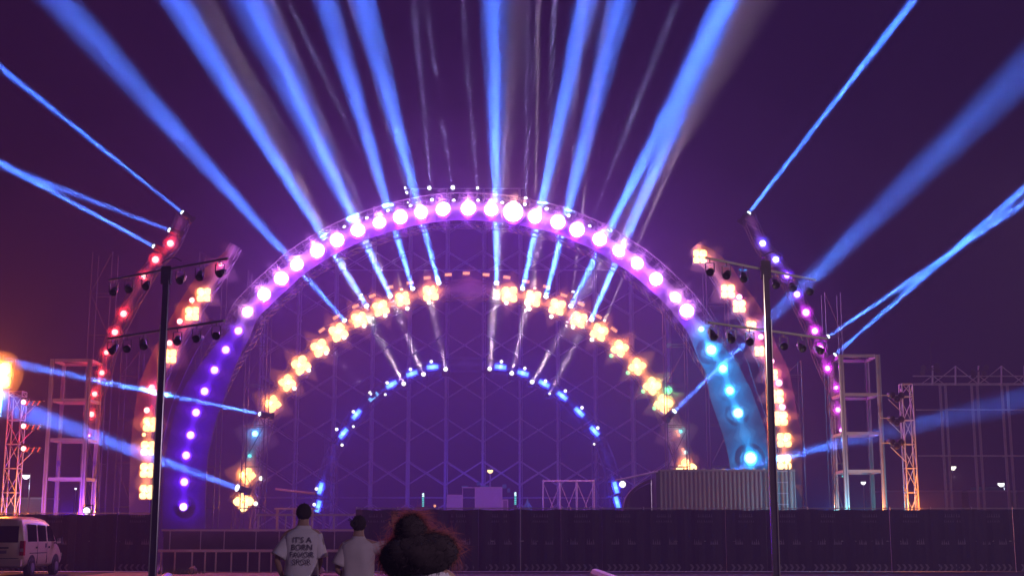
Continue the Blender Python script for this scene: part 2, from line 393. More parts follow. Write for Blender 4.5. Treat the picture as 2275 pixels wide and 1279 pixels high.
comp = [(580, 1062, 'cream'), (568, 1118, 'cream'), (654, 862, 'cream'), (686, 822, 'cream'), (725, 784, 'cream'), (765, 750, 'cream'), (809, 724, 'cream'), (856, 701, 'cream'), (905, 685, 'cream'), (953, 672, 'cream'),
        (1125, 673, 'cream'), (1176, 686, 'cream'), (1225, 703, 'cream'), (1273, 726, 'cream'), (1315, 754, 'cream'), (1358, 790, 'green'), (1395, 828, 'green'), (1429, 869, 'green'), (1454, 906, 'green')]
for i, (x, y, c) in enumerate(comp):
    side = 'van' if i < 10 else 'container'; n = i if i < 10 else i - 10
    place(('p', c), lambda: par(c, .12, 3), P(x, y, YB - .25), f'{"pale yellow" if c == "cream" else "green"} small spot under the {["first", "second", "third", "fourth", "fifth", "sixth", "seventh", "eighth", "ninth", "tenth"][n]} {side}-side blinder of the inner arch', 'small spots under the blinders')
emb = [(715, 733, -38), (747, 704, -32), (790, 680, -24), (827, 657, -20), (866, 638, -14), (911, 628, -10), (949, 617, -8), (996, 610, -3), (1036, 607, 0), (1080, 610, 3), (1126, 616, 8), (1169, 625, 10), (1214, 637, 14), (1253, 656, 20), (1291, 675, 24), (1330, 703, 30), (1364, 732, 36)]
for i, (x, y, a) in enumerate(emb):
    place(('st', 'ember'), lambda: strobe('ember', .34, .13, 8), P(x, y, YB + .2), f'{ORD[i] if i else "first"} red edged strobe bar on top of the inner arch from the van side', 'red strobe bars over the inner arch', (0, R(a), 0))
for i, (x, y, c, r, e, lab) in enumerate([
    (567, 963, 'azure', .17, 18, 'azure wash light alone on the van-side leg of the inner arch'), (555, 1012, 'teal', .10, 5, 'small teal lamp over the blinders at the inner arch foot'),
    (1484, 866, 'green', .25, 80, 'bright green wash light beside the inner arch'), (1512, 958, 'teal', .11, 4, 'upper teal lamp on the container-side leg of the inner arch'), (1523, 1004, 'teal', .12, 4, 'lower teal lamp just above the container blinder'),
    (1660, 967, 'teal', .13, 6, 'small teal wash light above the largest azure lamp')]):
    place(('w', c, r), lambda: wash(c, r, e), P(x, y, YB - .3), lab, 'green and teal lamps of the inner arch')
for i, (x, y, a) in enumerate([(1506, 962, 70), (1518, 1002, 75)]):
    place(('st', 'ember'), lambda: strobe('ember', .34, .13, 8), P(x, y, YB - .2), f'{("upper", "lower")[i]} upright red strobe bar on the container-side leg of the inner arch', 'upright red strobe bars', (0, R(a), 0))
for i, (x, y) in enumerate([(892, 643), (803, 655), (1188, 640), (1273, 648), (1343, 712)]):
    d = ((820, 330), (560, 240), (1192, 330), (1310, 330), (1430, 510))[i]
    beam('cream', (x, y), d, YB, -4, 1.0, EB * .03, f'{["first", "second", "third", "fourth", "fifth"][i]} pale narrow beam light of the inner arch from the van side', 'pale beam lights of the inner arch', .08)

# third arch with blue strips ---------------------------------------------
YS = 74.0
PATH_S = [(702, 1190), (707, 1124), (714, 1080), (735, 1015), (763, 962), (792, 920), (830, 881), (870, 854), (915, 830), (961, 815), (1036, 808), (1112, 815), (1162, 829), (1209, 852), (1249, 879), (1287, 915), (1321, 957), (1348, 1015), (1366, 1080), (1374, 1190)]
truss_arch('rear_arch', 'smallest truss arch at the back with the blue light strips', PATH_S, YS + .35, .35, .6, 3, .025)
strips = [(707, 1124, 76), (712, 1084, 76), (763, 962, -52 + 0), (792, 920, -50), (830, 881, -42), (870, 854, -30), (915, 830, -18), (961, 815, -4), (1112, 815, 6), (1162, 829, 16), (1209, 852, 28), (1249, 879, 38), (1287, 915, 45), (1321, 957, 48), (1368, 1082, 76), (1371, 1115, 76)]
for i, (x, y, a) in enumerate(strips):
    if i < 2: a = -76
    n = i if i < 8 else i - 8; side = 'van' if i < 8 else 'container'
    nm = ['first', 'second', 'third', 'fourth', 'fifth', 'sixth', 'seventh', 'eighth'][n]
    place('blstrip', lambda: strobe('strip', .62, .21, 90), P(x, y, YS), f'{nm} blue light strip {"up" if i < 8 else "down"} the {side}-side half of the smallest arch', 'blue light strips on the rear arch', (0, R(a), 0))
for i, (x, y) in enumerate([(748, 953), (785, 914), (822, 872), (860, 850), (912, 820), (958, 803), (1114, 803), (1166, 818), (1212, 846), (1256, 868), (1293, 905), (1328, 950), (703, 1085), (698, 1120)]):
    place(('p', 'creamstrip'), lambda: par('cream', .10, 1), P(x, y, YS - .1), f'pale oval spot beside the {["third", "fourth", "fifth", "sixth", "seventh", "eighth", "first", "second", "third", "fourth", "fifth", "sixth", "second", "first"][i]} blue strip of the {"container" if 6 <= i < 12 else "van"}-side half', 'pale spots beside the blue strips')
cb = [((990, 820), (950, 640), .35), ((941, 831), (877, 680), .32), ((897, 852), (815, 695), .55), ((824, 875), (700, 740), .10), ((1088, 819), (1102, 640), .35), ((1137, 829), (1176, 660), .35), ((1182, 848), (1262, 715), .45), ((1221, 874), (1290, 740), .16)]
for i, (s, d, e) in enumerate(cb):
    beam('cream', s, d, YS - .3, -9, 1.6, EB * e * .38, f'{["first", "second", "third", "fourth", "fifth", "sixth", "seventh", "eighth"][i]} cream beam light on the smallest arch from the van side', 'cream beam lights of the rear arch', .13 if i not in (3, 7) else .07, 'Quadratic')
for i, (x, y, r, lab) in enumerate([(856, 876, .08, 'tiny white spot near the crown of the van-side rear arch half'), (785, 947, .08, 'tiny white spot inside the fourth blue strip'), (760, 988, .09, 'tiny white spot below the third blue strip'),
                                    (1320, 986, .07, 'tiny white spot below the sixth container-side blue strip'), (1383, 1075, .20, 'round cream lamp beside the curved canopy')]):
    place(('p', 'cw', r), lambda: par('cream', r, 4 if r > .1 else 1), P(x, y, YS - .15), lab, 'small white spots of the rear arch')

# wing structures with red, purple and orange lamps ---------------------------
YW = 58.0
W1L = [(326, 1190), (326, 1092), (329, 995), (334, 942), (348, 860), (377, 791), (427, 697), (453, 655), (490, 600), (522, 545)]
W1R = [(1546, 545), (1570, 575), (1617, 647), (1645, 685), (1669, 724), (1690, 780), (1715, 832), (1725, 880), (1734, 929), (1742, 977), (1742, 1026), (1744, 1190)]
W2L = [(196, 1190), (198, 967), (204, 920), (211, 875), (227, 828), (237, 783), (256, 738), (275, 697), (320, 615), (346, 577), (379, 541), (405, 480)]
W2R = [(1664, 478), (1694, 541), (1723, 577), (1748, 612), (1770, 654), (1790, 694), (1810, 735), (1821, 775), (1838, 818), (1857, 861), (1861, 910), (1868, 955), (1872, 1190)]
for nm, pth, lab, Y in (('wing_fin', W1L, 'curved pale fin with orange blinders on the van side of the stage', YW), ('wing_fin', W1R, 'curved pale fin with orange blinders on the container side of the stage', YW)):
    t, p_, n_ = truss_arch(nm, lab, pth, Y + .8, .22, .5, 3, .03)
    q = catmull([P(x, y, Y + .5) for x, y in pth], 6); qn = normals2(q); L = len(q)
    tip = lambda i: min(1, .12 + (L - 1 - i if pth is W1L else i) / 10)
    MB().strip([q[i] + qn[i] * .75 * tip(i) for i in range(L)], [q[i] - qn[i] * .12 * tip(i) for i in range(L)], .05).build('front_panel', M['pale'], t)
for nm, pth, lab, Y in (('wing_truss', W2L, 'outermost curved truss carrying the red lights', YW - 1), ('wing_truss', W2R, 'outermost curved truss carrying the purple lights', YW - 1)):
    truss_arch(nm, lab, pth, Y + .6, .28, .5, 3, .022)
reds = [(204, 920, .14), (211, 875, .13), (227, 828, .13), (237, 783, .12), (256, 738, .16), (275, 697, .17), (320, 615, .13), (346, 577, .18), (379, 541, .18), (198, 967, .06)]
for i, (x, y, r) in enumerate(reds):
    place(('w', 'red', r), lambda: wash('red', r, 19 * (r / .15) ** 2), P(x, y, YW - 1), f'{ORD[i]} red wash light up the outermost van-side truss' if 0 < i < 9 else ('red wash light lowest bright one on the outermost van-side truss' if i == 0 else 'dim red light at the bottom of the outermost truss'), 'red wash lights on the outermost truss')
for i, (x, y, r) in enumerate([(327, 911, .15), (338, 861, .17), (377, 762, .15), (400, 714, .15), (427, 667, .14), (490, 588, .11)]):
    place(('w', 'red', r), lambda: wash('red', r, 19 * (r / .15) ** 2), P(x, y, YW), f'{ORD[i] if i else "lowest"} red wash light up the pale van-side fin', 'red wash lights on the van-side fin')
for i, (x, y, s) in enumerate([(326, 1092, .62), (327, 1044, .62), (329, 995, .62), (334, 942, .62), (377, 791, .62), (427, 697, .62), (453, 655, .62)]):
    place(('bl', s), lambda: blinder('orange', s, 36), P(x, y, YW), f'{ORD[i]} orange blinder up the pale van-side fin' if i else 'orange blinder at the foot of the pale van-side fin', 'orange blinders on the van-side fin')
place(('p', 'orange', .09), lambda: par('orange', .09, 2), P(320, 965, YW), 'small orange spot beside the fin between two blinders', 'small orange spots on the fins')
for i, (x, y, s) in enumerate([(1742, 1026, .62), (1742, 977, .62), (1734, 929, .62), (1725, 880, .62), (1715, 832, .50), (1687, 780, .45), (1669, 724, .45), (1642, 680, .58), (1617, 647, .62), (1555, 570, .62)]):
    place(('bl', s), lambda: blinder('orange', s, 36 if s > .6 else 16), P(x, y, YW), f'{ORD[i]} orange blinder up the pale container-side fin' if i else 'orange blinder at the foot of the pale container-side fin', 'orange blinders on the container-side fin')
place(('p', 'orange', .14), lambda: par('orange', .14, 4), P(1580, 605, YW), 'small orange spot under the mast crossbar end', 'small orange spots on the fins')
for i, (x, y, r) in enumerate([(1738, 904, .13), (1730, 850, .16), (1714, 802, .13), (1690, 748, .14), (1642, 660, .15)]):
    place(('w', 'pink', r), lambda: wash('pink', r, 19 * (r / .15) ** 2), P(x, y, YW - .1), f'{ORD[i] if i else "lowest"} pink wash light up the pale container-side fin', 'pink wash lights on the container-side fin')
for i, (x, y, r, c) in enumerate([(1868, 955, .08, 'magenta'), (1861, 910, .12, 'magenta'), (1857, 861, .10, 'magenta'), (1838, 818, .13, 'magenta'), (1821, 775, .18, 'magenta'), (1810, 735, .16, 'magenta'), (1790, 694, .18, 'magenta'),
                                  (1770, 654, .16, 'violet'), (1748, 612, .15, 'violet'), (1723, 577, .17, 'blue'), (1694, 541, .17, 'blue')]):
    place(('w', c, r), lambda: wash(c, r, 19 * (r / .15) ** 2), P(x, y, YW - 1), f'{ORD[i]} light up the outermost container-side truss, {c}' if i else 'dim magenta light lowest on the outermost container-side truss', 'purple wash lights on the outermost truss')
place(('bl', 1.0), lambda: blinder('orange', 1.0, 1150), P(-4, 833, 52), 'big orange floodlight cut by the edge of the picture above the lattice tower', 'edge floodlight')

# ------------------------------------------------------------------ rear scaffold wall
YG = 80.0
t = empty('rear_scaffold', P(1036, 1177, YG).xy.to_3d(), 'tall rear scaffold wall of uprights and crossed braces behind the arches', 'scaffold')
xs = [568, 651, 735, 820, 903, 988, 1072, 1155, 1240, 1325, 1409, 1493]
top_y = [620, 560, 508, 460, 418, 418, 418, 418, 460, 508, 575, 640]
X = [P(x, 1100, YG).x for x in xs]; ztop = [P(1137, y, YG).z for y in top_y]
random.seed(5)
for i, x in enumerate(X):
    for d in (0, 1.0):
        mb = MB(); mb.tube((x, YG + d, 0), (x, YG + d, ztop[i]), .075 if d == 0 else .05)
        if d == 0: mb.tube((x + .14, YG + .2, 0), (x + .14, YG + .2, ztop[i] - .8), .03, 5)
        for z in range(2, int(ztop[i]), 2): mb.tube((x, YG + d, z - .06), (x, YG + d, z + .06), .08, 6)
        mb.build('upright', M['alu'], t)
rows = [(1.55 + k * 2.53, 1.55 + k * 2.53 + 1.42) for k in range(9)]
for k, (z0, z1) in enumerate(rows):
    mb = MB()
    for i in range(len(X) - 1):
        if z1 > min(ztop[i], ztop[i + 1]) + .3: continue
        mb.tube((X[i], YG - .05, z0), (X[i + 1], YG - .05, z1), .042, 5); mb.tube((X[i], YG + .06, z1), (X[i + 1], YG + .06, z0), .042, 5)
        mb.tube((X[i], YG + .95, z0 + .1), (X[i + 1], YG + .95, z1 + .1), .022, 5); mb.tube((X[i], YG + 1.05, z1 + .1), (X[i + 1], YG + 1.05, z0 + .1), .022, 5)
    if mb.v: mb.build('cross_braces', M['alu'], t)
for z in (P(1137, 1105, YG).z, P(1137, 600, YG).z, P(1137, 508, YG).z, P(1137, 419, YG).z):
    ii = [i for i in range(len(X)) if ztop[i] >= z - .2]
    if len(ii) > 1: MB().tube((X[ii[0]] - .3, YG, z), (X[ii[-1]] + .3, YG, z), .035).build('ledger', M['alu'], t)
# slim support towers seen through the haze
for i, (x, y0, Y, wd) in enumerate([(470, 560, 62.5, 1.1), (575, 600, 63, 1.0), (1500, 640, 63, 1.0), (1592, 600, 62.5, 1.0), (290, 780, 59.5, .8), (228, 560, 60, .9), (1850, 650, 60, .7), (1762, 800, 59, .7), (735, 960, 75.6, .7), (1330, 960, 75.6, .7)]):
    a = P(x, y0, Y); t = empty('support_tower', (a.x, Y, 0), f'slim scaffold support tower {["behind the violet lamps of the outer arch", "between the outer and inner arch on the van side", "between the arches above the container", "behind the azure lamps", "beside the four orange blinders", "behind the red lights", "behind the purple lights", "beside the container-side fin foot", "under the first blue strips", "under the container-side blue strips"][i]}', 'scaffold')
    for sx in (-1, 1):
        for sy in (0, 1):
            MB().tube((a.x + sx * wd / 2, Y + sy * wd, 0), (a.x + sx * wd / 2, Y + sy * wd, a.z), .028, 5).build('upright', M['darktruss'], t)
    mb = MB(); z = .6; k = 0
    while z < a.z - .3:
        for sy in (0, 1): mb.tube((a.x - wd / 2, Y + sy * wd, z), (a.x + wd / 2, Y + sy * wd, z), .02, 5)
        z2 = min(z + 1.9, a.z)
        mb.tube((a.x - wd / 2 * (-1) ** k, Y, z), (a.x + wd / 2 * (-1) ** k, Y, z2), .018, 5); z += 1.9; k += 1
    mb.build('lacing', M['darktruss'], t)

# ------------------------------------------------------------------ white steel towers
def white_tower(x0, x1, Y0, Y1, ztop, zs, label):
    t = empty('steel_tower', ((x0 + x1) / 2, (Y0 + Y1) / 2, 0), label, 'tower', 'white steel towers')
    for x in (x0, x1):
        for y in (Y0, Y1):
            mb = MB()
            for k in range(2): mb.bar((x + (k - .5) * .11, y, 0), (x + (k - .5) * .11, y, ztop), .06, .12)
            mb.bar((x, y, 0), (x, y, ztop), .06, .03)
            mb.build('post', M['whitepost'], t)
            sx_ = 1 if x0 < 0 else -1
            MB().bar((x + sx_ * .10, y - .04, 0), (x + sx_ * .10, y - .04, ztop), .035).build('glint_strip', M['chrome'], t)  # bright strip added to draw the light streak along the post edge
    for z in zs:
        mb = MB()
        for y in (Y0, Y1): mb.box(((x0 + x1) / 2, y, z), (x1 - x0 - .17, .10, .12))
        for x in (x0, x1): mb.box((x, (Y0 + Y1) / 2, z), (.10, Y1 - Y0 - .12, .12))
        mb.build('platform_frame', M['whitepost'], t)
    MB().bar((x0 + .1, Y0 + .1, ztop - .02), (x1 - .1, Y1 - .1, ztop - .02), .06).build('top_brace', M['whitepost'], t)
    return t
a = P(117, 800, 56); b = P(200, 800, 56)
zs = [P(150, y, 56).z for y in (1063, 976, 888, 800)]
white_tower(a.x, b.x, 56, 57.5, zs[-1] + .05, zs, 'white steel tower of four posts and platforms, streaked violet, above the van')
a = P(1868, 790, 56); b = P(1950, 790, 56)
zs = [P(150, y, 56).z for y in (1046, 962, 876, 790)]
white_tower(a.x, b.x, 56, 57.8, zs[-1] + .05, zs, 'white steel tower of four posts and platforms, streaked blue, beside the lattice mast')

# lattice masts with lamp brackets
def lattice(px, py, Y, wd, label, arms, side):
    a = P(px, py, Y); t = empty('lattice_mast', (a.x, Y, 0), label, 'mast')
    c = [Vector((a.x + i * wd / 2, Y + j * wd / 2, 0)) for i, j in ((-1, -1), (1, -1), (1, 1), (-1, 1))]
    for p in c: MB().tube(p, p + Vector((0, 0, a.z)), .028, 6).build('upright', M['alu'], t)
    mb = MB(); z = .1; k = 0
    while z < a.z - .1:
        z2 = min(z + .95, a.z)
        for i in range(4):
            p, q = c[i], c[(i + 1) % 4]
            if k % 2: p, q = q, p
            mb.tube(p + Vector((0, 0, z)), q + Vector((0, 0, z2)), .016, 5); mb.tube(p + Vector((0, 0, z2)), q + Vector((0, 0, z2)), .016, 5)
        z = z2; k += 1
    mb.build('lacing', M['alu'], t)
    for y in arms:
        z = P(px, y, Y).z
        MB().tube((a.x + side * wd / 2, Y - .3, z), (a.x + side * (wd / 2 + 1.0), Y - .5, z), .02).tube((a.x + side * wd / 2, Y - .3, z - .75), (a.x + side * (wd / 2 + .62), Y - .4, z - .15), .018).build('bracket_arm', M['alu'], t)
    return a, t
a, t = lattice(40, 870, 54, .52, 'lattice mast with three rows of red lamps above the van', (893, 946, 996), 1)
for i, y in enumerate((893, 946, 996)):
    place(('w', 'red', .12), lambda: wash('red', .12, 10), P(53, y, 53.4), f'{("upper", "middle", "lower")[i]} large red lamp on the lattice mast above the van', 'red lamps on the lattice mast')
    for j in range(3):
        place(('st', 'redbar'), lambda: strobe('redbar', .20, .035, 0), P(62 + j * 12, y + 2, 53.4), f'{("first", "second", "third")[j]} slanted red bar in the {("upper", "middle", "lower")[i]} row on the lattice mast', 'slanted red bars on the lattice mast', (0, R(-62), 0)) if 'redbar' in EM else None
a, t = lattice(2012, 853, 54, .42, 'lattice mast glowing orange with unlit lamps on its brackets', (880, 930, 985), -1)
for i, y in enumerate((872, 925, 976)):
    for j in range(3):
        place(('p', 'off'), lambda: par('off', .12, 0), P(1984 + j * 9, y + 6 + (j % 2) * 8, 53.6), f'{("first", "second", "third")[j]} unlit lamp of the {("upper", "middle", "lower")[i]} bracket on the orange lattice mast', 'unlit lamps on the lattice mast', (R(15), 0, R(30 - 25 * j))) if 'off' in EM else None

MB().tube((P(-4, 833, 52).x, 52.3, 0), (P(-4, 833, 52).x, 52.3, 8.2), .07, 8).build('pole', M['dark'], proto[('bl', 1.0)], origin=(0, 0, 0)).matrix_parent_inverse = Matrix.Translation(P(-4, 833, 52)).inverted()

# ------------------------------------------------------------------ dark masts with crossbars of unlit lamps
def dark_mast(px, ptop, Y, wpx, label, bars, hl):
    a = P(px, ptop, Y); wd = wpx * Y / FPX
    t = empty('light_mast', (a.x, Y, 0), label, 'mast', 'dark lamp masts before the stage')
    MB().box((a.x, Y, a.z / 2), (wd, wd, a.z)).build('wrapped_column', M['cloth'], t)
    for sx in (-1, 1):
        MB().tube((a.x + sx * (wd / 2 + .01), Y - wd / 2 - .02, 0), (a.x + sx * (wd / 2 + .01), Y - wd / 2 - .02, a.z - (.35 if sx == hl else 1.6)), .022 if sx == hl else .014, 8).build('edge_tube', M['chrome'] if sx == hl else M['alu'], t)
    MB().box((a.x, Y, a.z - .2), (wd * 1.7, wd * 1.3, .5)).build('head_block', M['cloth'], t)
    mb = MB(); mb.path([Vector((a.x - wd * .8 + .07 * i, Y - wd * .7, a.z + .12 + .16 * math.sin(i / 9 * math.pi))) for i in range(9)], .018, 6); mb.build('lifting_loop', M['chrome'], t)
    for bi, (p0, p1) in enumerate(bars):
        A = P(p0[0], p0[1], Y + 1.6); B = P(p1[0], p1[1], Y - 1.4)
        if hl < 0: A = P(p0[0], p0[1], Y - 1.4); B = P(p1[0], p1[1], Y + 1.6)
        MB().tube(A, B, .035, 8).build('crossbar', M['alu'], t)
        for k in range(6):
            f = (.04, .18, .33, .62, .78, .94)[k] if True else 0
            c = A.lerp(B, f); s = .105
            mb = MB(); rot = Matrix.Rotation(R(random.uniform(-25, 25)), 3, 'Z') @ Matrix.Rotation(R(random.uniform(15, 45)), 3, 'X')
            tmp = MB().lathe([(s * .35, .34), (s * .8, .22), (s, .0), (s * 1.06, -.03), (s * .96, -.03), (s * .9, .02)], n=14)
            mb.add([rot @ v + c + Vector((0, 0, -.38)) for v in tmp.v], tmp.f)
            mb.build('lamp_can', M['dark'], t, True)
            mb = MB()
            for sx in (-1, 1): mb.bar(c + Vector((sx * s * 1.1, 0, -.38)), c + Vector((sx * s * 1.1, 0, -.12)), .03, .012)
            mb.bar(c + Vector((-s * 1.1, 0, -.12)), c + Vector((s * 1.1, 0, -.12)), .03, .012); mb.bar(c + Vector((0, 0, -.12)), c, .03)
            mb.build('clamp', M['chrome'], t)
    return t
random.seed(11)
dark_mast(371, 596, 37, 13, 'thick dark mast with two tilted crossbars in front of the red lights', [((243, 622), (506, 574)), ((240, 752), (498, 712))], 1)
dark_mast(1700, 584, 37, 13, 'thick dark mast with two tilted crossbars before the pink and purple lights', [((1566, 572), (1812, 622)), ((1574, 716), (1836, 752))], -1)

# ------------------------------------------------------------------ dark fence panels with printed chevrons
YF = 50.0
def fence_panel(x0, x1, ztop, y, label, marks=True, flip=1):
    t = empty('fence_panel', ((x0 + x1) / 2, y, 0), label, 'fence', 'dark fence panels before the stage')
    n = 12; wv = [y + .05 * math.sin(i * 1.3 + x0 * 3) + .03 * noise.noise(Vector((x0 + i * .4, 0, 0))) for i in range(n + 1)]
    a = [Vector((x0 + .001 + (x1 - x0 + .006) * i / n, wv[i], ztop - .04 + .035 * noise.noise(Vector((x0 * 1.1 + i * .3, 3, 0))) - .03 * math.sin(i / n * math.pi))) for i in range(n + 1)]
    b = [Vector((v.x, v.y, .03)) for v in a]
    MB().strip(a, b, .012).build('sheet', M['fence'], t)
    mb = MB()
    mb.tube((x0 + .03, y + .06, 0), (x0 + .03, y + .06, ztop + .05), .02).tube((x0 + .03, y + .06, ztop), (x1 - .03, y + .06, ztop), .02).tube((x0, y + .06, 1.1), (x1, y + .06, 1.1), .02)
    mb.build('frame', M['alu'], t)
    if marks:
        mb = MB(); yy = y - .045
        cw = (x1 - x0 - .25) / 6
        for k in range(6):
            cx = x0 + .16 + k * cw; w_ = cw * .42
            for s in (-1, 1):
                q = [(cx, .16 + s * .12), (cx + w_, .16 + s * .12), (cx + w_ + cw * .38, .16), (cx + cw * .38, .16)]
                if flip < 0: q = [(x0 + x1 - u, v) for u, v in q]
                mb.add([(u, yy, v) for u, v in q], [(0, 1, 2, 3)])
        mb.build('chevron_print', M['fenceprint'], t)
        mb = MB(); cx = (x0 + x1) / 2; rnd = random.Random(int(x0 * 10))
        for row, (z, h, wd) in enumerate([(1.96, .11, .5), (1.78, .07, .56)]):
            u = -wd / 2
            while u < wd / 2:
                g_ = rnd.uniform(.05, .10)
                mb.add([(cx + u, yy, z), (cx + u + g_ * .7, yy, z), (cx + u + g_ * .7, yy, z + h * .22), (cx + u, yy, z + h * .22)], [(0, 1, 2, 3)])
                mb.add([(cx + u + g_ * .25, yy, z + .25 * h), (cx + u + g_ * .45, yy, z + .25 * h), (cx + u + g_ * .45, yy, z + h), (cx + u + g_ * .25, yy, z + h)], [(0, 1, 2, 3)])
                u += g_
        for c2 in (-.35, .15):
            x = cx + c2 * (x1 - x0) * .8
            for k in range(4):
                hh = rnd.uniform(.12, .26); xx = x + k * .075
                mb.add([(xx, yy, .98), (xx + .07, yy, .98), (xx + .03, yy, .98 + hh)], [(0, 1, 2)])
        mb.build('panel_print', M['fenceprint'], t)
    return t
zt = P(1137, 1128, YF).z
x = P(790, 1128, YF).x; k = 0
while x < 20.5:
    k += 1
    fence_panel(x, x + 1.49, zt, YF, f'dark fence panel with chevrons, {["first", "second", "third", "fourth", "fifth", "sixth", "seventh", "eighth", "ninth", "tenth", "eleventh", "twelfth", "thirteenth", "fourteenth", "fifteenth", "sixteenth", "seventeenth", "eighteenth"][k - 1]} from the woman towards the container side')
    x += 1.5
zt2 = P(300, 1139, YF).z; x = P(352, 1139, YF).x; k = 0
while x > -21.5:
    k += 1
    fence_panel(x - 1.49, x, zt2, YF, f'plain dark fence panel behind the van, {["first", "second", "third", "fourth", "fifth", "sixth"][k - 1]} from the mast', marks=(k == 1 or k > 2), flip=-1)
    x -= 1.5

# stage front barrier with rails
xa, xb = P(360, 1177, YF).x, P(790, 1177, YF).x
t = empty('stage_barrier', ((xa + xb) / 2, YF, 0), 'long barrier with a bright top rail and short posts behind the people', 'barrier')
zr, zm = 1.49, .76
MB().box(((xa + xb) / 2, YF, zr), (xb - xa, .16, .07)).build('top_rail', M['railpaint'], t)
MB().box(((xa + xb) / 2, YF - .35, zm), (xb - xa, .22, .09)).build('middle_rail', M['railpaint'], t)
MB().box(((xa + xb) / 2, YF + .3, zr / 2 - .02), (xb - xa, .06, zr - .06)).build('skirt', M['cloth'], t)
x = xa + .1; k = 0
while x < xb:
    MB().bar((x, YF - .35, 0), (x, YF - .35, zm - .05), .05).build('short_post', M['railpaint'], t)
    if k % 2 == 0: MB().bar((x + .2, YF, zm), (x + .2, YF, zr - .04), .03).build('rail_post', M['alu'], t)
    x += .5 + .12 * math.sin(k * 1.7); k += 1
MB().box(((P(570, 1140, YF + 3).x + P(800, 1140, YF + 3).x) / 2, YF + 3, P(700, 1143, YF + 3).z), (P(800, 0, YF).x - P(570, 0, YF).x, .1, .07)).build('rear_rail', M['alu'], t)
for px in (575, 635, 694, 742, 800):
    p = P(px, 1143, YF + 3); MB().bar((p.x, YF + 3, 0), (p.x, YF + 3, p.z), .05).build('rear_post', M['alu'], t)
# work platform left of the man
a, b = P(610, 1129, 56), P(700, 1129, 56)
t = empty('work_table', ((a.x + b.x) / 2, 56, 0), 'high steel table with pale legs behind the barrier near the man', 'table')
MB().box(((a.x + b.x) / 2, 56.4, a.z), (b.x - a.x, .9, .06)).build('table_top', M['alu'], t)
for px in (617, 655, 694):
    p = P(px, 1129, 56); MB().bar((p.x, 56, 0), (p.x, 56, p.z - .03), .10).build('leg', M['whitepost'], t)
a, b = P(613, 1086, 57), P(702, 1096, 55)
tag(MB().tube(a, b, .05).build('loose_pole', M['trailer']), 'pale pole lying across the stage beside the first blue strips', 'pole')

# ------------------------------------------------------------------ container, canopy, cases, portal frames, far things
YC = 57.0
a, b = P(1466, 1047, YC), P(1766, 1044, YC)
t = empty('container', ((a.x + b.x) / 2, YC, 0), 'long beige corrugated container behind the fence below the azure lamps', 'container')
n = int((b.x - a.x) / .045); pa = []
for i in range(n + 1):
    x = a.x + (b.x - a.x) * i / n; pa.append(Vector((x, YC + (.0, .0, .05, .05)[i % 4], a.z)))
MB().strip(pa, [Vector((p.x, p.y, .1)) for p in pa], 2.2).build('corrugated_body', M['container'], t)
MB().box(((a.x + b.x) / 2, YC - .02, a.z + .045), (b.x - a.x, .14, .09)).build('top_rail', M['container'], t)
MB().box((a.x - .09, YC + .9, a.z / 2), (.16, 2.0, a.z + .1)).build('end_frame', M['dark'], t)
for i in range(11):
    MB().box((a.x + 1.0 + i * .42, YC - .04, a.z + .115), (.07, .07, .05)).build('roof_bolt', M['chrome'], t)
px = P(1722, 1100, YC - .3)
t = empty('ladder', (px.x, YC - .3, 0), 'dark ladder against the container beside the mast', 'ladder')
for sx in (-.02, .58): MB().bar((px.x + sx, YC - .3, 0), (px.x + sx, YC - .3, a.z + .3), .05).build('rail', M['dark'], t)
for k in range(9): MB().bar((px.x, YC - .3, .3 + k * .45), (px.x + .58, YC - .3, .3 + k * .45), .03).build('rung', M['alu'], t)
# curved canopy
YK = 58.5
cv = catmull([P(x, y, YK) for x, y in [(1383, 1150), (1388, 1115), (1398, 1094), (1415, 1078), (1435, 1067), (1456, 1061)]], 6); cn = normals2(cv)
t = empty('curved_canopy', (cv[0].x, YK, 0), 'small shell canopy with a bright curved edge next to the container', 'canopy')
MB().strip(cv, [p - n_ * .13 for p, n_ in zip(cv, cn)], .9).build('curved_edge', M['pale'], t)
bt = [Vector((p.x, YK + .7, .3)) for p in cv]
MB().strip([Vector((p.x + .06, YK + .65, p.z - .16)) for p in cv], bt, .04).build('side_wall', M['trailer'], t)
for px in (1447, 1452): MB().bar((P(px, 1070, YK - .3).x, YK - .3, 0), P(px, 1066, YK - .3), .04).build('upright', M['chrome'], t)
tag(MB().tube(P(1366, 1067, 56.5), P(1462, 1046, 56.5), .045).build('leaning_pole', M['alu']), 'thin pale pole leaning from the blue strips up to the container', 'pole')
# cases and table at the centre rear
YT = 72
def crate(x0, y0, x1, Y, name, m, label, cat, d=1.2):
    a, b = P(x0, y0, Y), P(x1, y0, Y)
    t = empty(name, ((a.x + b.x) / 2, Y, 0), label, cat)
    MB().box(((a.x + b.x) / 2, Y + d / 2, a.z / 2), (b.x - a.x, d, a.z)).build('body', M[m], t)
    mb = MB()
    for x in (a.x, b.x): mb.box((x, Y - .012, a.z / 2), (.05, .03, a.z))
    mb.box(((a.x + b.x) / 2, Y - .012, a.z - .03), (b.x - a.x - .05, .026, .06)).build('edging', M['alu'], t)
    return t
crate(1056, 1081, 1115, YT, 'equipment_case', 'greybox', 'largest grey lilac case at the centre rear of the stage', 'case')
crate(994, 1098, 1027, YT, 'equipment_case', 'greybox', 'smaller grey case standing apart from the large one', 'case')
crate(1117, 1108, 1128, YT, 'equipment_case', 'trailer', 'little dark case tucked against the large grey one', 'case', .5)
a = P(1024, 1082, YT)
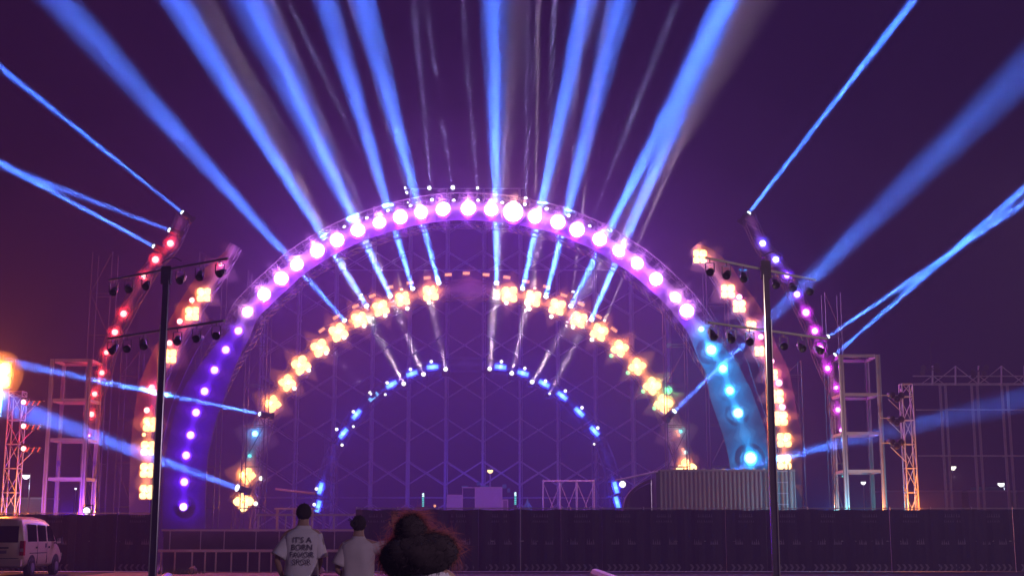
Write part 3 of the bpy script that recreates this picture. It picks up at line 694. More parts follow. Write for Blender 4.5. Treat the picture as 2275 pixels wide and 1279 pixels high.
tag(MB().box(((a.x + P(1057, 1082, YT).x) / 2, YT + .3, a.z), (P(1057, 0, YT).x - a.x, .5, .04)).bar((a.x + .08, YT + .3, 0), (a.x + .08, YT + .3, a.z), .04).build('side_shelf', M['alu']), 'thin shelf board beside the large grey case with teal gear', 'shelf')
for i, (x0, y0, x1, h, lab) in enumerate([(1025, 1081, 1039, .10, 'teal gear block at the end of the shelf'), (1059, 1075, 1066, .17, 'tall teal gear block on the large case'), (1067, 1080, 1085, .09, 'low long teal gear on the large case'), (1116, 1082, 1125, .2, 'teal lamp hanging at the corner of the large case'), (1127, 1091, 1133, .2, 'small teal lamp beyond the large case')]):
    a, b = P(x0, y0 + 1, YT), P(x1, y0 + 1, YT)
    tag(MB().box(((a.x + b.x) / 2, YT + .3, a.z + h / 2 - .01), (b.x - a.x, .3, h)).lathe([(h * .3, -.02), (h * .36, .0), (h * .3, .08)], c=((a.x + b.x) / 2, YT + .13, a.z + h / 2), n=10).build('stage_gear', M['teal']), lab, 'stage gear', 'teal gear around the cases')
a = P(1172, 1125, YT)
tag(MB().lathe([(.26, -1.1), (.24, -.0), (.12, .16), (.02, .42)], c=(a.x, YT, a.z), axis='Z', n=8).build('gear_cover', M['teal'], smooth=False), 'teal pointed cover poking over the fence', 'cover')
def lamp_post(px, py, Y, c, e, r, label, arm=.0):
    a = P(px, py, Y); t = empty('street_lamp', (a.x, Y, 0), label, 'street lamp', 'distant street lamps')
    MB().tube((a.x + arm, Y, 0), (a.x + arm, Y, a.z + .1), .05, 8, .035).build('pole', M['whitepost'], t)
    if arm: MB().tube((a.x + arm, Y, a.z + .1), (a.x, Y, a.z + .12), .035).build('arm', M['whitepost'], t)
    MB().lathe([(.06, .16), (r * 1.1, .08), (r * 1.1, .02)], c=(a.x, Y, a.z), axis='Z', n=12).build('hood', M['dark'], t, True)
    MB().lathe([(r * .4, -r), (r * .9, -r * .5), (r, .01)], c=(a.x, Y, a.z), axis='Z', n=12).build('bulb_glass', EM[c], t, True)
    l = point(COL[c][0], e, (a.x - t.location.x, -.02, a.z - r * 3.0), t); return t
lamp_post(1089, 1044, 76, 'orange', 12, .16, 'small warm street lamp above the large grey case')
lamp_post(58, 1055, 80, 'white', 60, .22, 'white street lamp between the lattice mast and the steel tower', .25)
lamp_post(2117, 1036, 90, 'cream', 60, .22, 'warm white street lamp under the portal frame', -.2)
lamp_post(2224, 1073, 90, 'white', 60, .22, 'bluish white street lamp beside the teal roofed trailer', .2)
lamp_post(1918, 1070, 90, 'white', 40, .17, 'white street lamp seen through the white steel tower')
lamp_post(1874, 1056, 92, 'teal', 20, .13, 'faint greenish street lamp behind the post of the white steel tower')
lamp_post(168, 1084, 95, 'white', 8, .09, 'tiny far lamp seen through the steel tower above the van')
place(('w', 'white', .15), lambda: wash('white', .15, 30), P(193, 1134, 50.6), 'bright bluish floodlight resting on the fence below the steel tower', 'fence top floodlights')
for x, y, h, lab in [(940, 1110, .72, 'first tall strip of white diodes near the centre rear, alone'), (1145, 1107, .66, 'second strip of white diodes just past the teal gear')]:
    a = P(x, y, YT); t = empty('diode_strip', (a.x, YT, 0), lab, 'light strip', 'upright diode strips')
    MB().box((a.x, YT + .05, (a.z + h / 2) / 2), (.16, .08, a.z + h / 2)).build('housing', M['dark'], t)
    for k in range(7): MB().box((a.x, YT - .01, a.z - h / 2 + .06 + k * h / 7), (.10, .03, .065)).build('diode', EM['teal'] if k < 5 else EM['azure'], t)
place(('p', 'ember'), lambda: par('ember', .08, 1), P(966, 1123, YT), 'tiny red lamp low beside the first diode strip', 'tiny red stage lamps')

# low scaffold frame in the stage, centre to container side
a, b = P(1207, 1068, 68), P(1320, 1068, 68)
t = empty('low_scaffold', ((a.x + b.x) / 2, 68, 0), 'low scaffold table frame between the cases and the curved canopy', 'scaffold')
for i in range(4):
    x = a.x + (b.x - a.x) * i / 3
    for y in (68, 69.2): MB().tube((x, y, 0), (x, y, a.z + .08), .03).build('upright', M['alu'], t)
MB().tube((a.x, 68, a.z), (b.x, 68, a.z), .045).build('top_tube', M['alu'], t)
for i in range(3):
    x = a.x + (b.x - a.x) * i / 3; x2 = a.x + (b.x - a.x) * (i + 1) / 3
    MB().tube((x, 68, 1.7), (x2, 68, a.z - .1), .02).tube((x, 68.05, a.z - .1), (x2, 68.05, 1.7), .02).build('cross_brace', M['alu'], t)
# portal frames on the container side
YPF = 70
t = empty('portal_frame', (P(2160, 1100, YPF).x, YPF, 0), 'large grey portal frame of paired posts with a braced top truss at the edge', 'frame')
for (xa_, xb_) in ((2088, 2100), (2158, 2171), (2225, 2238), (2296, 2310)):
    for j, px in enumerate((xa_, xb_)):
        p = P(px, 853, YPF); MB().bar((p.x, YPF + j * .02, 0), (p.x, YPF + j * .02, p.z), .11).build('post', M['whitepost'], t)
    for y in (855, 910, 1013):
        MB().box(((P(xa_, y, YPF).x + P(xb_, y, YPF).x) / 2, YPF + .01, P(0, y, YPF).z), (P(xb_, y, YPF).x - P(xa_, y, YPF).x - .12, .07, .07)).build('spacer', M['whitepost'], t)
for y, x0 in ((853, 2030), (910, 2035), (1012, 2040), (835, 2028)):
    MB().tube(P(x0, y, YPF - .12), P(2330, y, YPF - .12), .04 if y != 853 else .07).build('beam', M['alu'], t)
for i, px in enumerate(range(2072, 2330, 51)):
    MB().tube(P(px, 855, YPF - .25), P(px, 812, YPF - .25), .05).build('truss_upright', M['alu'], t)
    for dx in (-51, 51) if i % 2 else (): MB().tube(P(px, 813, YPF - .2), P(px + dx, 853, YPF - .2), .03).build('truss_brace', M['alu'], t)
    if not i % 2:
        for dx in (-26, 26): MB().tube(P(px, 834, YPF - .3), P(px + dx, 853, YPF - .3), .025).build('truss_brace', M['alu'], t)
for i, (px, py) in enumerate([(2066, 820), (2176, 822)]):
    a = P(px, py, YPF - .6); mb = MB()
    for k in range(5):
        o2 = Vector((random.uniform(-.4, .4), 0, random.uniform(-.3, .3)))
        mb.lathe([(.06, .2), (.15, .0), (.14, -.02)], c=a + o2, n=10)
        mb.tube(a + o2, a, .02)
    mb.path([a, a + Vector((.1, 0, .6)), a + Vector((.05, 0, 1.1)), a + Vector((.25, 0, 1.5))][:4 - 2 * i], .02)
    tag(mb.build('lamp_cluster', M['dark']), ('dark bunch of unlit lamps rising over the portal frame corner', 'small dark bunch of unlit lamps on the portal top truss')[i], 'stage light')
# trailers beyond the fence
def trailer(x0, y0, x1, Y, label, m='trailer', doors=3):
    a, b = P(x0, y0, Y), P(x1, y0, Y); t = empty('trailer', ((a.x + b.x) / 2, Y, 0), label, 'trailer', 'pale trailers beyond the fence')
    MB().box(((a.x + b.x) / 2, Y + 1.2, a.z / 2 + .2), (b.x - a.x, 2.4, a.z - .4)).build('body', M[m], t)
    MB().box(((a.x + b.x) / 2, Y + 1.2, a.z + .05), (b.x - a.x + .15, 2.5, .10)).build('roof', M['whitepost'], t)
    for k in range(doors):
        x = a.x + (b.x - a.x) * (k + .6) / doors
        MB().box((x, Y - .015, a.z - .95), (.75, .03, .6)).build('window', M['glass'], t)
    return t
trailer(1962, 1092, 2136, 82, 'long pale trailer behind the orange lattice mast', doors=0)
t = trailer(2152, 1092, 2246, 82, 'pale trailer with a teal roof box beyond the portal frame', doors=0)
a, b = P(2170, 1081, 82), P(2230, 1081, 82); MB().box(((a.x + b.x) / 2, 82.6, a.z - .17), (b.x - a.x, 1, .34)).build('roof_box', M['teal'], t)
trailer(2262, 1092, 2330, 82, 'pale trailer cut by the edge of the picture', doors=1)
trailer(-40, 1108, 100, 82, 'low pale trailer behind the lattice mast and van', doors=0)

# ------------------------------------------------------------------ white plastic barriers near the camera
def plastic(p, q, z, label):
    p, q = Vector((*p, 0)), Vector((*q, 0)); d = (q - p).normalized(); L = (q - p).length
    t = empty('plastic_barrier', (p + q) / 2, label, 'barrier', 'white barriers in front')
    nn = Vector((-d.y, d.x, 0)); rings = []
    prof = [(-.24, 0), (-.22, .12), (-.07, .45), (-.055, z - .12), (-.062, z - .05), (-.04, z - .01), (0, z), (.04, z - .01), (.062, z - .05), (.055, z - .12), (.07, .45), (.22, .12), (.24, 0)]
    for s, k in ((0, .80), (.03, .95), (.10, 1), (L - .1, 1), (L - .03, .95), (L, .8)):
        rings.append([p + d * s + nn * u * (.6 + .4 * k) + Vector((0, 0, v if v < z * .6 else z * .6 + (v - z * .6) * (k if k < 1 else 1))) for u, v in prof])
    MB().rings(rings).build('body', M['barrier'], t, False)
    for s in (.25, .5, .75): MB().box(p + d * L * s + Vector((0, 0, z * .55)) , (.13, .02, .3), d.to_track_quat('X', 'Z').to_matrix()).build('slot', M['dark'], t)
    return t
plastic((.98, 16.3), (1.04, 12.4), 1.02, 'white plastic barrier whose rounded end shows at the bottom beside the long haired person')
plastic((-3.84, 15.4), (-3.1, 11.9), 1.0, 'white plastic barrier corner below the dark mast on the van side')

# weeds and litter at the foot of the barrier
random.seed(21)
mb = MB()
for i in range(260):
    c = Vector((random.gauss(P(402, 1268, 48).x, .35), 47.6 + random.uniform(-.5, .5), 0)); h = random.uniform(.05, .25); a_ = random.uniform(0, 6.3)
    d = Vector((math.cos(a_), math.sin(a_), 0)) * random.uniform(.03, .14)
    sde = Vector((-d.y, d.x, 0)).normalized() * .018
    mb.add([c - sde, c + sde, c + d + Vector((0, 0, h))], [(0, 1, 2)])
mb.build('weeds', M['leaf'])['kind'] = 'stuff'
for i, (px, lab, m_) in enumerate([(430, 'crumpled pale plastic bag on the ground beside the weeds', 'paper'), (716, 'small crumpled white paper on the path beside the man', 'paper'), (704, 'small red carton on the path at the man elbow', 'red')]):
    c = Vector((P(px, 1262, 48.3).x, 48.3 - i * .5, .1)); bm_ = MB(); n = 10; rg = []
    for k in range(6):
        f = k / 5; rg.append([c + Vector(((.16 * math.sin(math.pi * (f * .9 + .05))) * math.cos(6.283 * j / n) * random.uniform(.7, 1.2), .12 * math.sin(math.pi * (f * .9 + .05)) * math.sin(6.283 * j / n) * random.uniform(.7, 1.2), -.1 + .26 * f * random.uniform(.9, 1.1))) for j in range(n)])
    bm_.rings(rg); tag(bm_.build('litter', M[m_]), lab, 'litter')
tag(MB().bar((P(715, 1275, 44).x, 44.5, .03), (P(760, 1272, 44).x, 44.0, .03), .10, .05).build('plank', M['pale']), 'pale plank lying on the sandy path between man and woman', 'plank')

# ------------------------------------------------------------------ van (drives away from the camera, only its far half is in the frame)
def van():
    X0, Yr, L, W = -15.62, 44.0, 3.9, 1.6           # right side plane, rear plane
    cx = X0 - W / 2
    t = empty('parked_van', (cx, Yr + L / 2, 0), 'white minivan seen from behind at the edge of the picture with its red tail lamp', 'van')
    # side outline (y from rear, z) of the body at the belt and above; half widths per height
    def wz(z):
        return W / 2 * (1.0 if z < 1.0 else 1 - .13 * ((z - 1.0) / .9) ** 1.3)
    st = [(0, .42, 1.62), (.06, .34, 1.80), (.25, .30, 1.90), (.9, .28, 1.935), (1.7, .28, 1.93), (2.35, .28, 1.88), (2.75, .28, 1.74), (3.05, .28, 1.42), (3.3, .29, 1.16), (3.6, .31, 1.02), (3.82, .36, .86), (3.9, .44, .70)]
    rings = []
    for y, zb, zt_ in st:
        nar = 1 - (.035 if y < .05 else 0) - max(0, y - 3.0) * .10
        pts_ = []
        H = zt_ - zb
        prof = [(-.80, 0), (-.98, .08), (-1, .25), (-1, .5), (-.985, .7), (-.95, .86), (-.86, .955), (-.62, .99), (0, 1.0), (.62, .99), (.86, .955), (.95, .86), (.985, .7), (1, .5), (1, .25), (.98, .08), (.80, 0)]
        for u, v in prof:
            z = zb + H * v; pts_.append(Vector((cx + u * wz(z) * nar, Yr + y, z)))
        rings.append(pts_)
    b = MB().rings(rings).build('body', M['vanpaint'], t, True)
    xs_ = X0 + .012
    def pane(pts_, name='side_window', m='glass', th=.02):
        vs = [Vector((X0 - (z - 1.0) * .105 * (1 if z > 1 else 0) + .008, Yr + y, z)) for y, z in pts_]
        mb = MB(); n = len(vs); mb.add(vs + [v - Vector((th, 0, 0)) for v in vs], [tuple(range(n)), tuple(range(2 * n - 1, n - 1, -1))] + [(i, n + i, n + (i + 1) % n, (i + 1) % n) for i in range(n)])
        return mb.build(name, M[m], t)
    pane([(.36, 1.12), (1.22, 1.12), (1.20, 1.66), (.42, 1.68)]); pane([(1.36, 1.12), (2.14, 1.12), (2.08, 1.64), (1.36, 1.66)])
    pane([(2.26, 1.12), (2.98, 1.12), (2.72, 1.50), (2.48, 1.63), (2.26, 1.64)])
    for y in (1.29, 2.20): pane([(y - .012, .42), (y + .012, .42), (y + .012, 1.10), (y - .012, 1.10)], 'door_seam', 'dark')
    pane([(.55, .74), (2.2, .74), (2.2, .765), (.55, .765)], 'slide_rail', 'dark')
    pane([(1.08, .90), (1.24, .90), (1.24, .96), (1.08, .96)], 'door_handle', 'chrome'); pane([(2.30, .90), (2.46, .90), (2.46, .96), (2.30, .96)], 'door_handle', 'chrome')
    pane([(2.02, .92), (2.14, .92), (2.14, 1.06), (2.02, 1.06)], 'side_sticker', 'print_')
    for y in (.78, 3.12):
        MB().lathe([(.34, -.015), (.34, .02), (.30, .02)], c=(X0 - .01, Yr + y, .36), axis='X', n=22).build('wheel_arch', M['dark'], t)
        wh = MB().lathe([(.20, .03), (.27, .045), (.29, .0), (.29, -.16)], c=(X0 - .0, Yr + y, .29), axis='X', n=22).build('wheel', M['rubber'], t, True)
        MB().lathe([(.05, .05), (.10, .055), (.13, .035), (.15, .05), (.16, .03)], c=(X0, Yr + y, .29), axis='X', n=18).build('rim', M['trailer'], wh, True, origin=t.location).location = (0, 0, 0)
    # rear door with window, plate, bumper, lamps
    MB().box((cx, Yr - .005, 1.36), (1.22, .03, .52)).build('rear_window', M['glass'], t)
    MB().box((cx, Yr - .012, .80), (.50, .03, .10)).build('number_plate', M['trailer'], t)
    MB().box((cx, Yr - .012, .93), (.62, .03, .05)).build('rear_handle', M['dark'], t)
    MB().box((cx, Yr - .01, .60), (1.3, .02, .02)).build('tailgate_seam', M['dark'], t)
    MB().box((cx, Yr - .06, .46), (W - .06, .16, .20)).build('rear_bumper', M['vanpaint'], t)
    for s in (-1, 1):
        tl = MB().box((cx + s * (W / 2 - .055), Yr + .03, .92), (.13, .14, .46)).build('tail_lamp', M['red'], t)
        MB().box((cx + s * (W / 2 - .055), Yr - .045, .86), (.10, .02, .10)).build('reverse_lens', M['paper'], tl, origin=t.location)
    m_ = MB().box((X0 + .17, Yr + 2.9, 1.14), (.20, .10, .24)); m_.bar((X0 - .02, Yr + 2.92, 1.06), (X0 + .12, Yr + 2.9, 1.08), .04)
    m_.build('door_mirror', M['dark'], t)
    MB().box((X0 + .17, Yr + 2.845, 1.14), (.15, .012, .18)).build('mirror_glass', M['chrome'], t)
    MB().box((X0 - .10, Yr + 3.83, .66), (.16, .10, .12)).build('headlamp', M['chrome'], t)
    return t
van()

# ------------------------------------------------------------------ people
def skinned(name, nodes, edges, root, m, parent=None, origin=(0, 0, 0), rz=0, sub=2):
    me = bpy.data.meshes.new(name); O = Vector(origin)
    keys = list(nodes); me.from_pydata([tuple(Vector(nodes[k][0])) for k in keys], [(keys.index(a), keys.index(b)) for a, b in edges], [])
    o = bpy.data.objects.new(name, me); col.objects.link(o)
    md = o.modifiers.new('skin', 'SKIN'); md.use_smooth_shade = True
    if not me.skin_vertices: me.attributes  # layer made by the modifier
    for k, sv in zip(keys, me.skin_vertices[0].data):
        r = nodes[k][1]; sv.radius = r if isinstance(r, tuple) else (r, r); sv.use_root = (k == root)
    o.modifiers.new('sub', 'SUBSURF').levels = sub; o.modifiers['sub'].render_levels = sub
    bpy.context.view_layer.update(); dg = bpy.context.evaluated_depsgraph_get()
    nm = bpy.data.meshes.new_from_object(o.evaluated_get(dg)); nm.materials.clear(); nm.materials.append(m)
    for p in nm.polygons: p.use_smooth = True
    bpy.data.objects.remove(o); bpy.data.meshes.remove(me); nm.name = name
    o = bpy.data.objects.new(name, nm); col.objects.link(o)
    if parent is not None: o.parent = parent
    return o
def hand(nodes, edges, pre, wrist, d, side, curl):
    """palm and five fingers; d = direction the hand points, side = thumb side"""
    d = Vector(d).normalized(); side = Vector(side).normalized(); nrm = d.cross(side).normalized() * curl
    w_ = Vector(wrist)
    for f, (off, ln, r) in enumerate([(-.027, .066, .0085), (-.009, .076, .009), (.010, .072, .009), (.027, .058, .008)]):
        b = w_ + d * .095 + side * -off
        k0, k1, k2, k3 = (f'{pre}f{f}{q}' for q in 'abcd')
        nodes[k0] = (b, r * 1.15); nodes[k1] = (b + d * ln * .45 + nrm * .008, r); nodes[k2] = (b + d * ln * .75 + nrm * .024, r * .92); nodes[k3] = (b + d * ln * .92 + nrm * .042, r * .8)
        edges += [(pre + 'palm', k0), (k0, k1), (k1, k2), (k2, k3)]
    nodes[pre + 'palm'] = (w_ + d * .05, (.036, .018)); 
    nodes[pre + 't0'] = (w_ + d * .035 + side * .038, .012); nodes[pre + 't1'] = (w_ + d * .070 + side * .056 + nrm * .01, .0095); nodes[pre + 't2'] = (w_ + d * .095 + side * .060 + nrm * .02, .0085)
    edges += [(pre + 'wr', pre + 'palm'), (pre + 'palm', pre + 't0'), (pre + 't0', pre + 't1'), (pre + 't1', pre + 't2')]
def human(t, H, armL, armR, sh, hairfn=None, head_yaw=0, wide=1.0):
    """standing figure facing +Y; armX = (elbow, wrist, hand direction, thumb side) in local metres; returns body"""
    n = {}; e = []
    k = H / 1.76; S = lambda x, y, z: Vector((x, y, z)) * k
    n['pel'] = (S(0, 0, .95), (.155 * k, .11 * k)); n['waist'] = (S(0, .01, 1.10), (.135 * k, .095 * k)); n['chest'] = (S(0, .0, 1.30), (.155 * k, .105 * k)); n['up'] = (S(0, -.015, 1.42), (.12 * k, .085 * k))
    n['nk0'] = (S(0, -.01, 1.50), .064 * k); n['nk1'] = (S(0, .01, 1.56), .060 * k); n['jaw'] = (S(0, .035, 1.60), (.062 * k, .07 * k)); n['head'] = (S(0, .02, 1.665), (.074 * k, .088 * k)); n['crown'] = (S(0, .01, 1.71), (.062 * k, .072 * k))
    n['chin'] = (S(0, .088, 1.575), .022 * k); n['nose'] = (S(0, .118, 1.635), .011 * k); n['nose2'] = (S(0, .128, 1.618), .012 * k)
    for s, c in ((-1, 'l'), (1, 'r')):
        n['ear' + c] = (S(s * .078, .015, 1.64), .014 * k); n['ear2' + c] = (S(s * .088, .005, 1.652), .013 * k); e += [('head', 'ear' + c), ('ear' + c, 'ear2' + c)]
        n['cl' + c] = (S(s * .10, -.01, 1.435), .062 * k); n['sh' + c] = (S(s * sh, -.005, 1.415), .054 * k); e += [('up', 'cl' + c), ('cl' + c, 'sh' + c)]
        el, wr, hd, th = (armL if s < 0 else armR)
        n['ua' + c] = ((n['sh' + c][0] + Vector(el)) / 2, .043 * k); n['el' + c] = (Vector(el), .036 * k); n['fa' + c] = (Vector(el).lerp(Vector(wr), .35), .036 * k); n['wr_' + c] = (Vector(wr), .024 * k)
        n[c + 'wr'] = (Vector(wr) + Vector(hd).normalized() * .012, .024 * k)
        e += [('sh' + c, 'ua' + c), ('ua' + c, 'el' + c), ('el' + c, 'fa' + c), ('fa' + c, 'wr_' + c), ('wr_' + c, c + 'wr')]
        hand(n, e, c, Vector(wr), hd, th, 1 if s > 0 else -1)
        n['hip' + c] = (S(s * .09, 0, .88), .095 * k); n['th' + c] = (S(s * .105, .01, .68), .078 * k); n['kn' + c] = (S(s * .11, .015, .49), .056 * k); n['ca' + c] = (S(s * .115, -.02, .33), .054 * k); n['an' + c] = (S(s * .12, -.01, .09), .036 * k)
        n['he' + c] = (S(s * .12, -.04, .045), .036 * k); n['to' + c] = (S(s * .135, .13, .032), (.042 * k, .028 * k))
        e += [('pel', 'hip' + c), ('hip' + c, 'th' + c), ('th' + c, 'kn' + c), ('kn' + c, 'ca' + c), ('ca' + c, 'an' + c), ('an' + c, 'he' + c), ('an' + c, 'to' + c)]
    e += [('pel', 'waist'), ('waist', 'chest'), ('chest', 'up'), ('up', 'nk0'), ('nk0', 'nk1'), ('nk1', 'jaw'), ('jaw', 'head'), ('head', 'crown'), ('jaw', 'chin'), ('head', 'nose'), ('nose', 'nose2')]
    b = skinned('body', n, e, 'pel', M['skin'], t)
    for s in (-1, 1): MB().lathe([(.004, -.012), (.013, .0), (.004, .012)], c=S(s * .03, .098, 1.652), n=10).build('eye', M['paper'], t, True, origin=(0, 0, 0))
    MB().box(S(0, .108, 1.595), (.045, .008, .009)).build('mouth', M['red'], t, origin=(0, 0, 0))
    return b, n
def tshirt(t, m, k, sh, elL, elR, hem=.86, flare=1.0, sleeve=.85, seed=1, wmul=1.0):
    """loose shirt: torso from hem to neckline and two sleeves with folds; local coordinates"""
    rnd = random.Random(seed); mb = MB(); N = 40
    secs = [(hem, .195, .135), (hem + .12, .19, .13), (1.08, .182, .125), (1.2, .190, .132), (1.3, .200, .140), (1.38, .200, .135), (1.425, .185, .120), (1.455, .145, .10), (1.485, .095, .082), (1.515, .074, .074)]
    rings = []
    ph = rnd.uniform(0, 6)
    fine = []
    for (z0, a0, b0), (z1, a1, b1) in zip(secs, secs[1:]):
        for q in range(3): f = q / 3; fine.append((z0 + (z1 - z0) * f, a0 + (a1 - a0) * f, b0 + (b1 - b0) * f))
    fine.append(secs[-1])
    for z, a, b in fine:
        ring = []
        fl = 1 + (flare - 1) * max(0, (1.2 - z) / .35)
        for i in range(N):
            th = 2 * math.pi * i / N; c, s_ = math.cos(th), math.sin(th)
            wob = 1 + (.035 * noise.noise(Vector((c * 2.2, s_ * 2.2, z * 3 + ph))) + .028 * math.sin(th * 5 + z * 9 + ph)) * (1 if z < 1.42 else .2)
            e_ = .82
            ring.append(Vector((a * wmul * fl * wob * math.copysign(abs(c) ** e_, c), -.005 + b * fl * wob * math.copysign(abs(s_) ** e_, s_), z)) * k)
        rings.append(ring)
    mb.rings(rings, cap=False)
    for s, el in ((-1, elL), (1, elR)):
        sho = Vector((s * (sh - .035), -.005, 1.372)) * k; el = Vector(el); d = (el - sho); L = d.length * sleeve; d.normalize()
        q = d.to_track_quat('Z', 'Y').to_matrix(); rr = []
        for j in range(9):
            f = j / 8; r = (.072 + .034 * f) * k; c0 = sho - d * .05 + d * (L + .05) * f
            rr.append([c0 + q @ Vector((r * math.cos(6.2832 * i / 20) * (1 + .05 * math.sin(3 * 6.28 * i / 20 + f * 5)), r * .9 * math.sin(6.2832 * i / 20), 0)) for i in range(20)])
        mb.rings(rr, cap=False)
    o = mb.build('shirt', m, t, True, origin=(0, 0, 0)); so = o.modifiers.new('th', 'SOLIDIFY'); so.thickness = .004
    return o
def trousers(t, n, k, m):
    nodes = {q: (n[q][0], n[q][1]) for q in ('pel', 'hipl', 'hipr', 'thl', 'thr', 'knl', 'knr', 'cal', 'car', 'anl', 'anr')}
    nodes = {q: (v, (r[0] + .014, r[1] + .014) if isinstance(r, tuple) else r + .018) for q, (v, r) in nodes.items()}
    ed = [('pel', 'hipl'), ('pel', 'hipr')] + [(a + c, b + c) for c in 'lr' for a, b in (('hip', 'th'), ('th', 'kn'), ('kn', 'ca'), ('ca', 'an'))]
    return skinned('trousers', nodes, ed, 'pel', m, t)
def cap_hair(t, k, low, sides, m, seed=0, ponytail=False, dy=0):
    """short hair shell over the skull, open at the face"""
    rnd = random.Random(seed); bmv = []; N = 26; Mr = 14; rings = []
    c0 = Vector((0, .008 + dy, 1.668)) * k
    for j in range(Mr + 1):
        ph = math.pi * j / Mr * .84; ring = []
        for i in range(N):
            th = 2 * math.pi * i / N; front = max(0, math.sin(th))
            p2 = ph * (1 - .50 * front ** 1.2)
            r = 1.0 + .05 * noise.noise(Vector((math.cos(th) * 3, math.sin(th) * 3, j * .5 + seed))) + .03 * noise.noise(Vector((i * 1.3, j * 1.1, seed)))
            ring.append(c0 + Vector((.089 * r * math.sin(p2) * math.cos(th), .103 * r * math.sin(p2) * math.sin(th), .098 * r * math.cos(p2))) * k)
        rings.append(ring)
    mb = MB().rings(rings, cap=True)
    for i in range(500):   # loose tufts
        j = rnd.randrange(1, Mr); q = rnd.choice(rings[j]); dn = (q - c0).normalized()
        e_ = q + dn * rnd.uniform(.004, .014) + Vector((rnd.uniform(-.01, .01), rnd.uniform(-.01, .01), rnd.uniform(-.012, .006)))
        sd = dn.cross(Vector((rnd.uniform(-1, 1), rnd.uniform(-1, 1), 1))).normalized() * .0025
        mb.add([q - dn * .006 - sd, q - dn * .006 + sd, e_], [(0, 1, 2)])
    return mb, c0
# the man with printed shirt
def text_mesh(body, size):
    cu = bpy.data.curves.new('t', 'FONT'); cu.body = body; cu.size = size; cu.align_x = 'CENTER'; cu.extrude = .001; cu.offset = 0; cu.space_line = .92; cu.resolution_u = 3
    o = bpy.data.objects.new('t', cu); col.objects.link(o); bpy.context.view_layer.update()
    me = bpy.data.meshes.new_from_object(o.evaluated_get(bpy.context.evaluated_depsgraph_get()))
    vs = [v.co.copy() for v in me.vertices]; fs = [tuple(p.vertices) for p in me.polygons]
    bpy.data.objects.remove(o); bpy.data.meshes.remove(me); return vs, fs
mp = P(674, 1165, 15.8)
man = empty('person', (mp.x, 15.8, 0), 'person seen from behind in a pale shirt with dark lettering on the back', 'person')
elL, elR = Vector((-.285, -.06, 1.13)), Vector((.20, .02, 1.12))
_, nn_ = human(man, 1.76, (elL, Vector((-.23, .10, .90)), (.1, .25, -1), (.9, .3, .1)), (elR, Vector((.14, .20, .98)), (-.6, .9, -.1), (0, .3, 1)), .195)
st_ = tshirt(man, M['tee'], 1.0, .195, elL, elR, hem=.84, flare=1.02, sleeve=.86, seed=4, wmul=1.04)
trousers(man, nn_, 1, M['trousers'])
mb, c0 = cap_hair(man, 1.0, 0, 0, None, 3); mb.build('hair', M['hair'], man, True, origin=(0, 0, 0))
vs, fs = text_mesh("IT'S A\nBORN\nFAVOR\nSPOR", .090)
def on_back(x, z):
    a, b = .20 * 1.04, .138; u = max(-.98, min(.98, x / a)); return -.005 - b * (1 - abs(u) ** (2 / .82)) ** (.82 / 2) * 1.04 - .010
MB().add([Vector((.012 + v.x * 1.0, on_back(v.x, v.y) - v.z, 1.325 + v.y)) for v in vs], fs).build('lettering', M['print_'], st_, origin=(0, 0, 0))
# the woman in the plain shirt, one arm raised sideways
wp = P(797, 1180, 15.4)
wom = empty('person', (wp.x, 15.4, 0), 'person in a plain pale shirt with tied up hair, one arm raised aside', 'person')
k = 1.62 / 1.76; elL, elR = Vector((-.235, -.03, 1.03)), Vector((.40, .06, 1.27))
_, nn_ = human(wom, 1.62, (elL, Vector((-.10, .16, .90)), (.7, .6, -.2), (.1, .3, .9)), (elR, Vector((.385, .16, 1.47)), (0, .1, 1), (-1, 0, 0)), .18)
tshirt(wom, M['teep'], k, .19, elL, elR, hem=.80, flare=1.14, sleeve=.80, seed=9, wmul=1.0)
trousers(wom, nn_, k, M['trousers'])
mb, c0 = cap_hair(wom, k, 0, 0, None, 8)
for i in range(16):   # knot and clip
    a_ = 6.283 * i / 16
    mb.tube(c0 + Vector((-.045 + .028 * math.cos(a_), -.085, .0 + .03 * math.sin(a_))), c0 + Vector((-.045 + .028 * math.cos(a_ + .8), -.12, .0 + .03 * math.sin(a_ + .8))), .016, 6)
for d in ((-.09, .03), (-.10, .01), (-.085, -.01)): mb.tube(c0 + Vector((-.05, -.09, .02)), c0 + Vector((d[0] - .01, -.10, d[1] + .03)), .004, 5)
mb.build('hair', M['hair'], wom, True, origin=(0, 0, 0))
MB().box(Vector((.385, .18, 1.60)), (.075, .01, .15)).build('phone', M['dark'], None).location = wom.location
tag(bpy.data.objects['phone'], 'dark phone held up in the raised hand of the person in the plain shirt', 'phone')
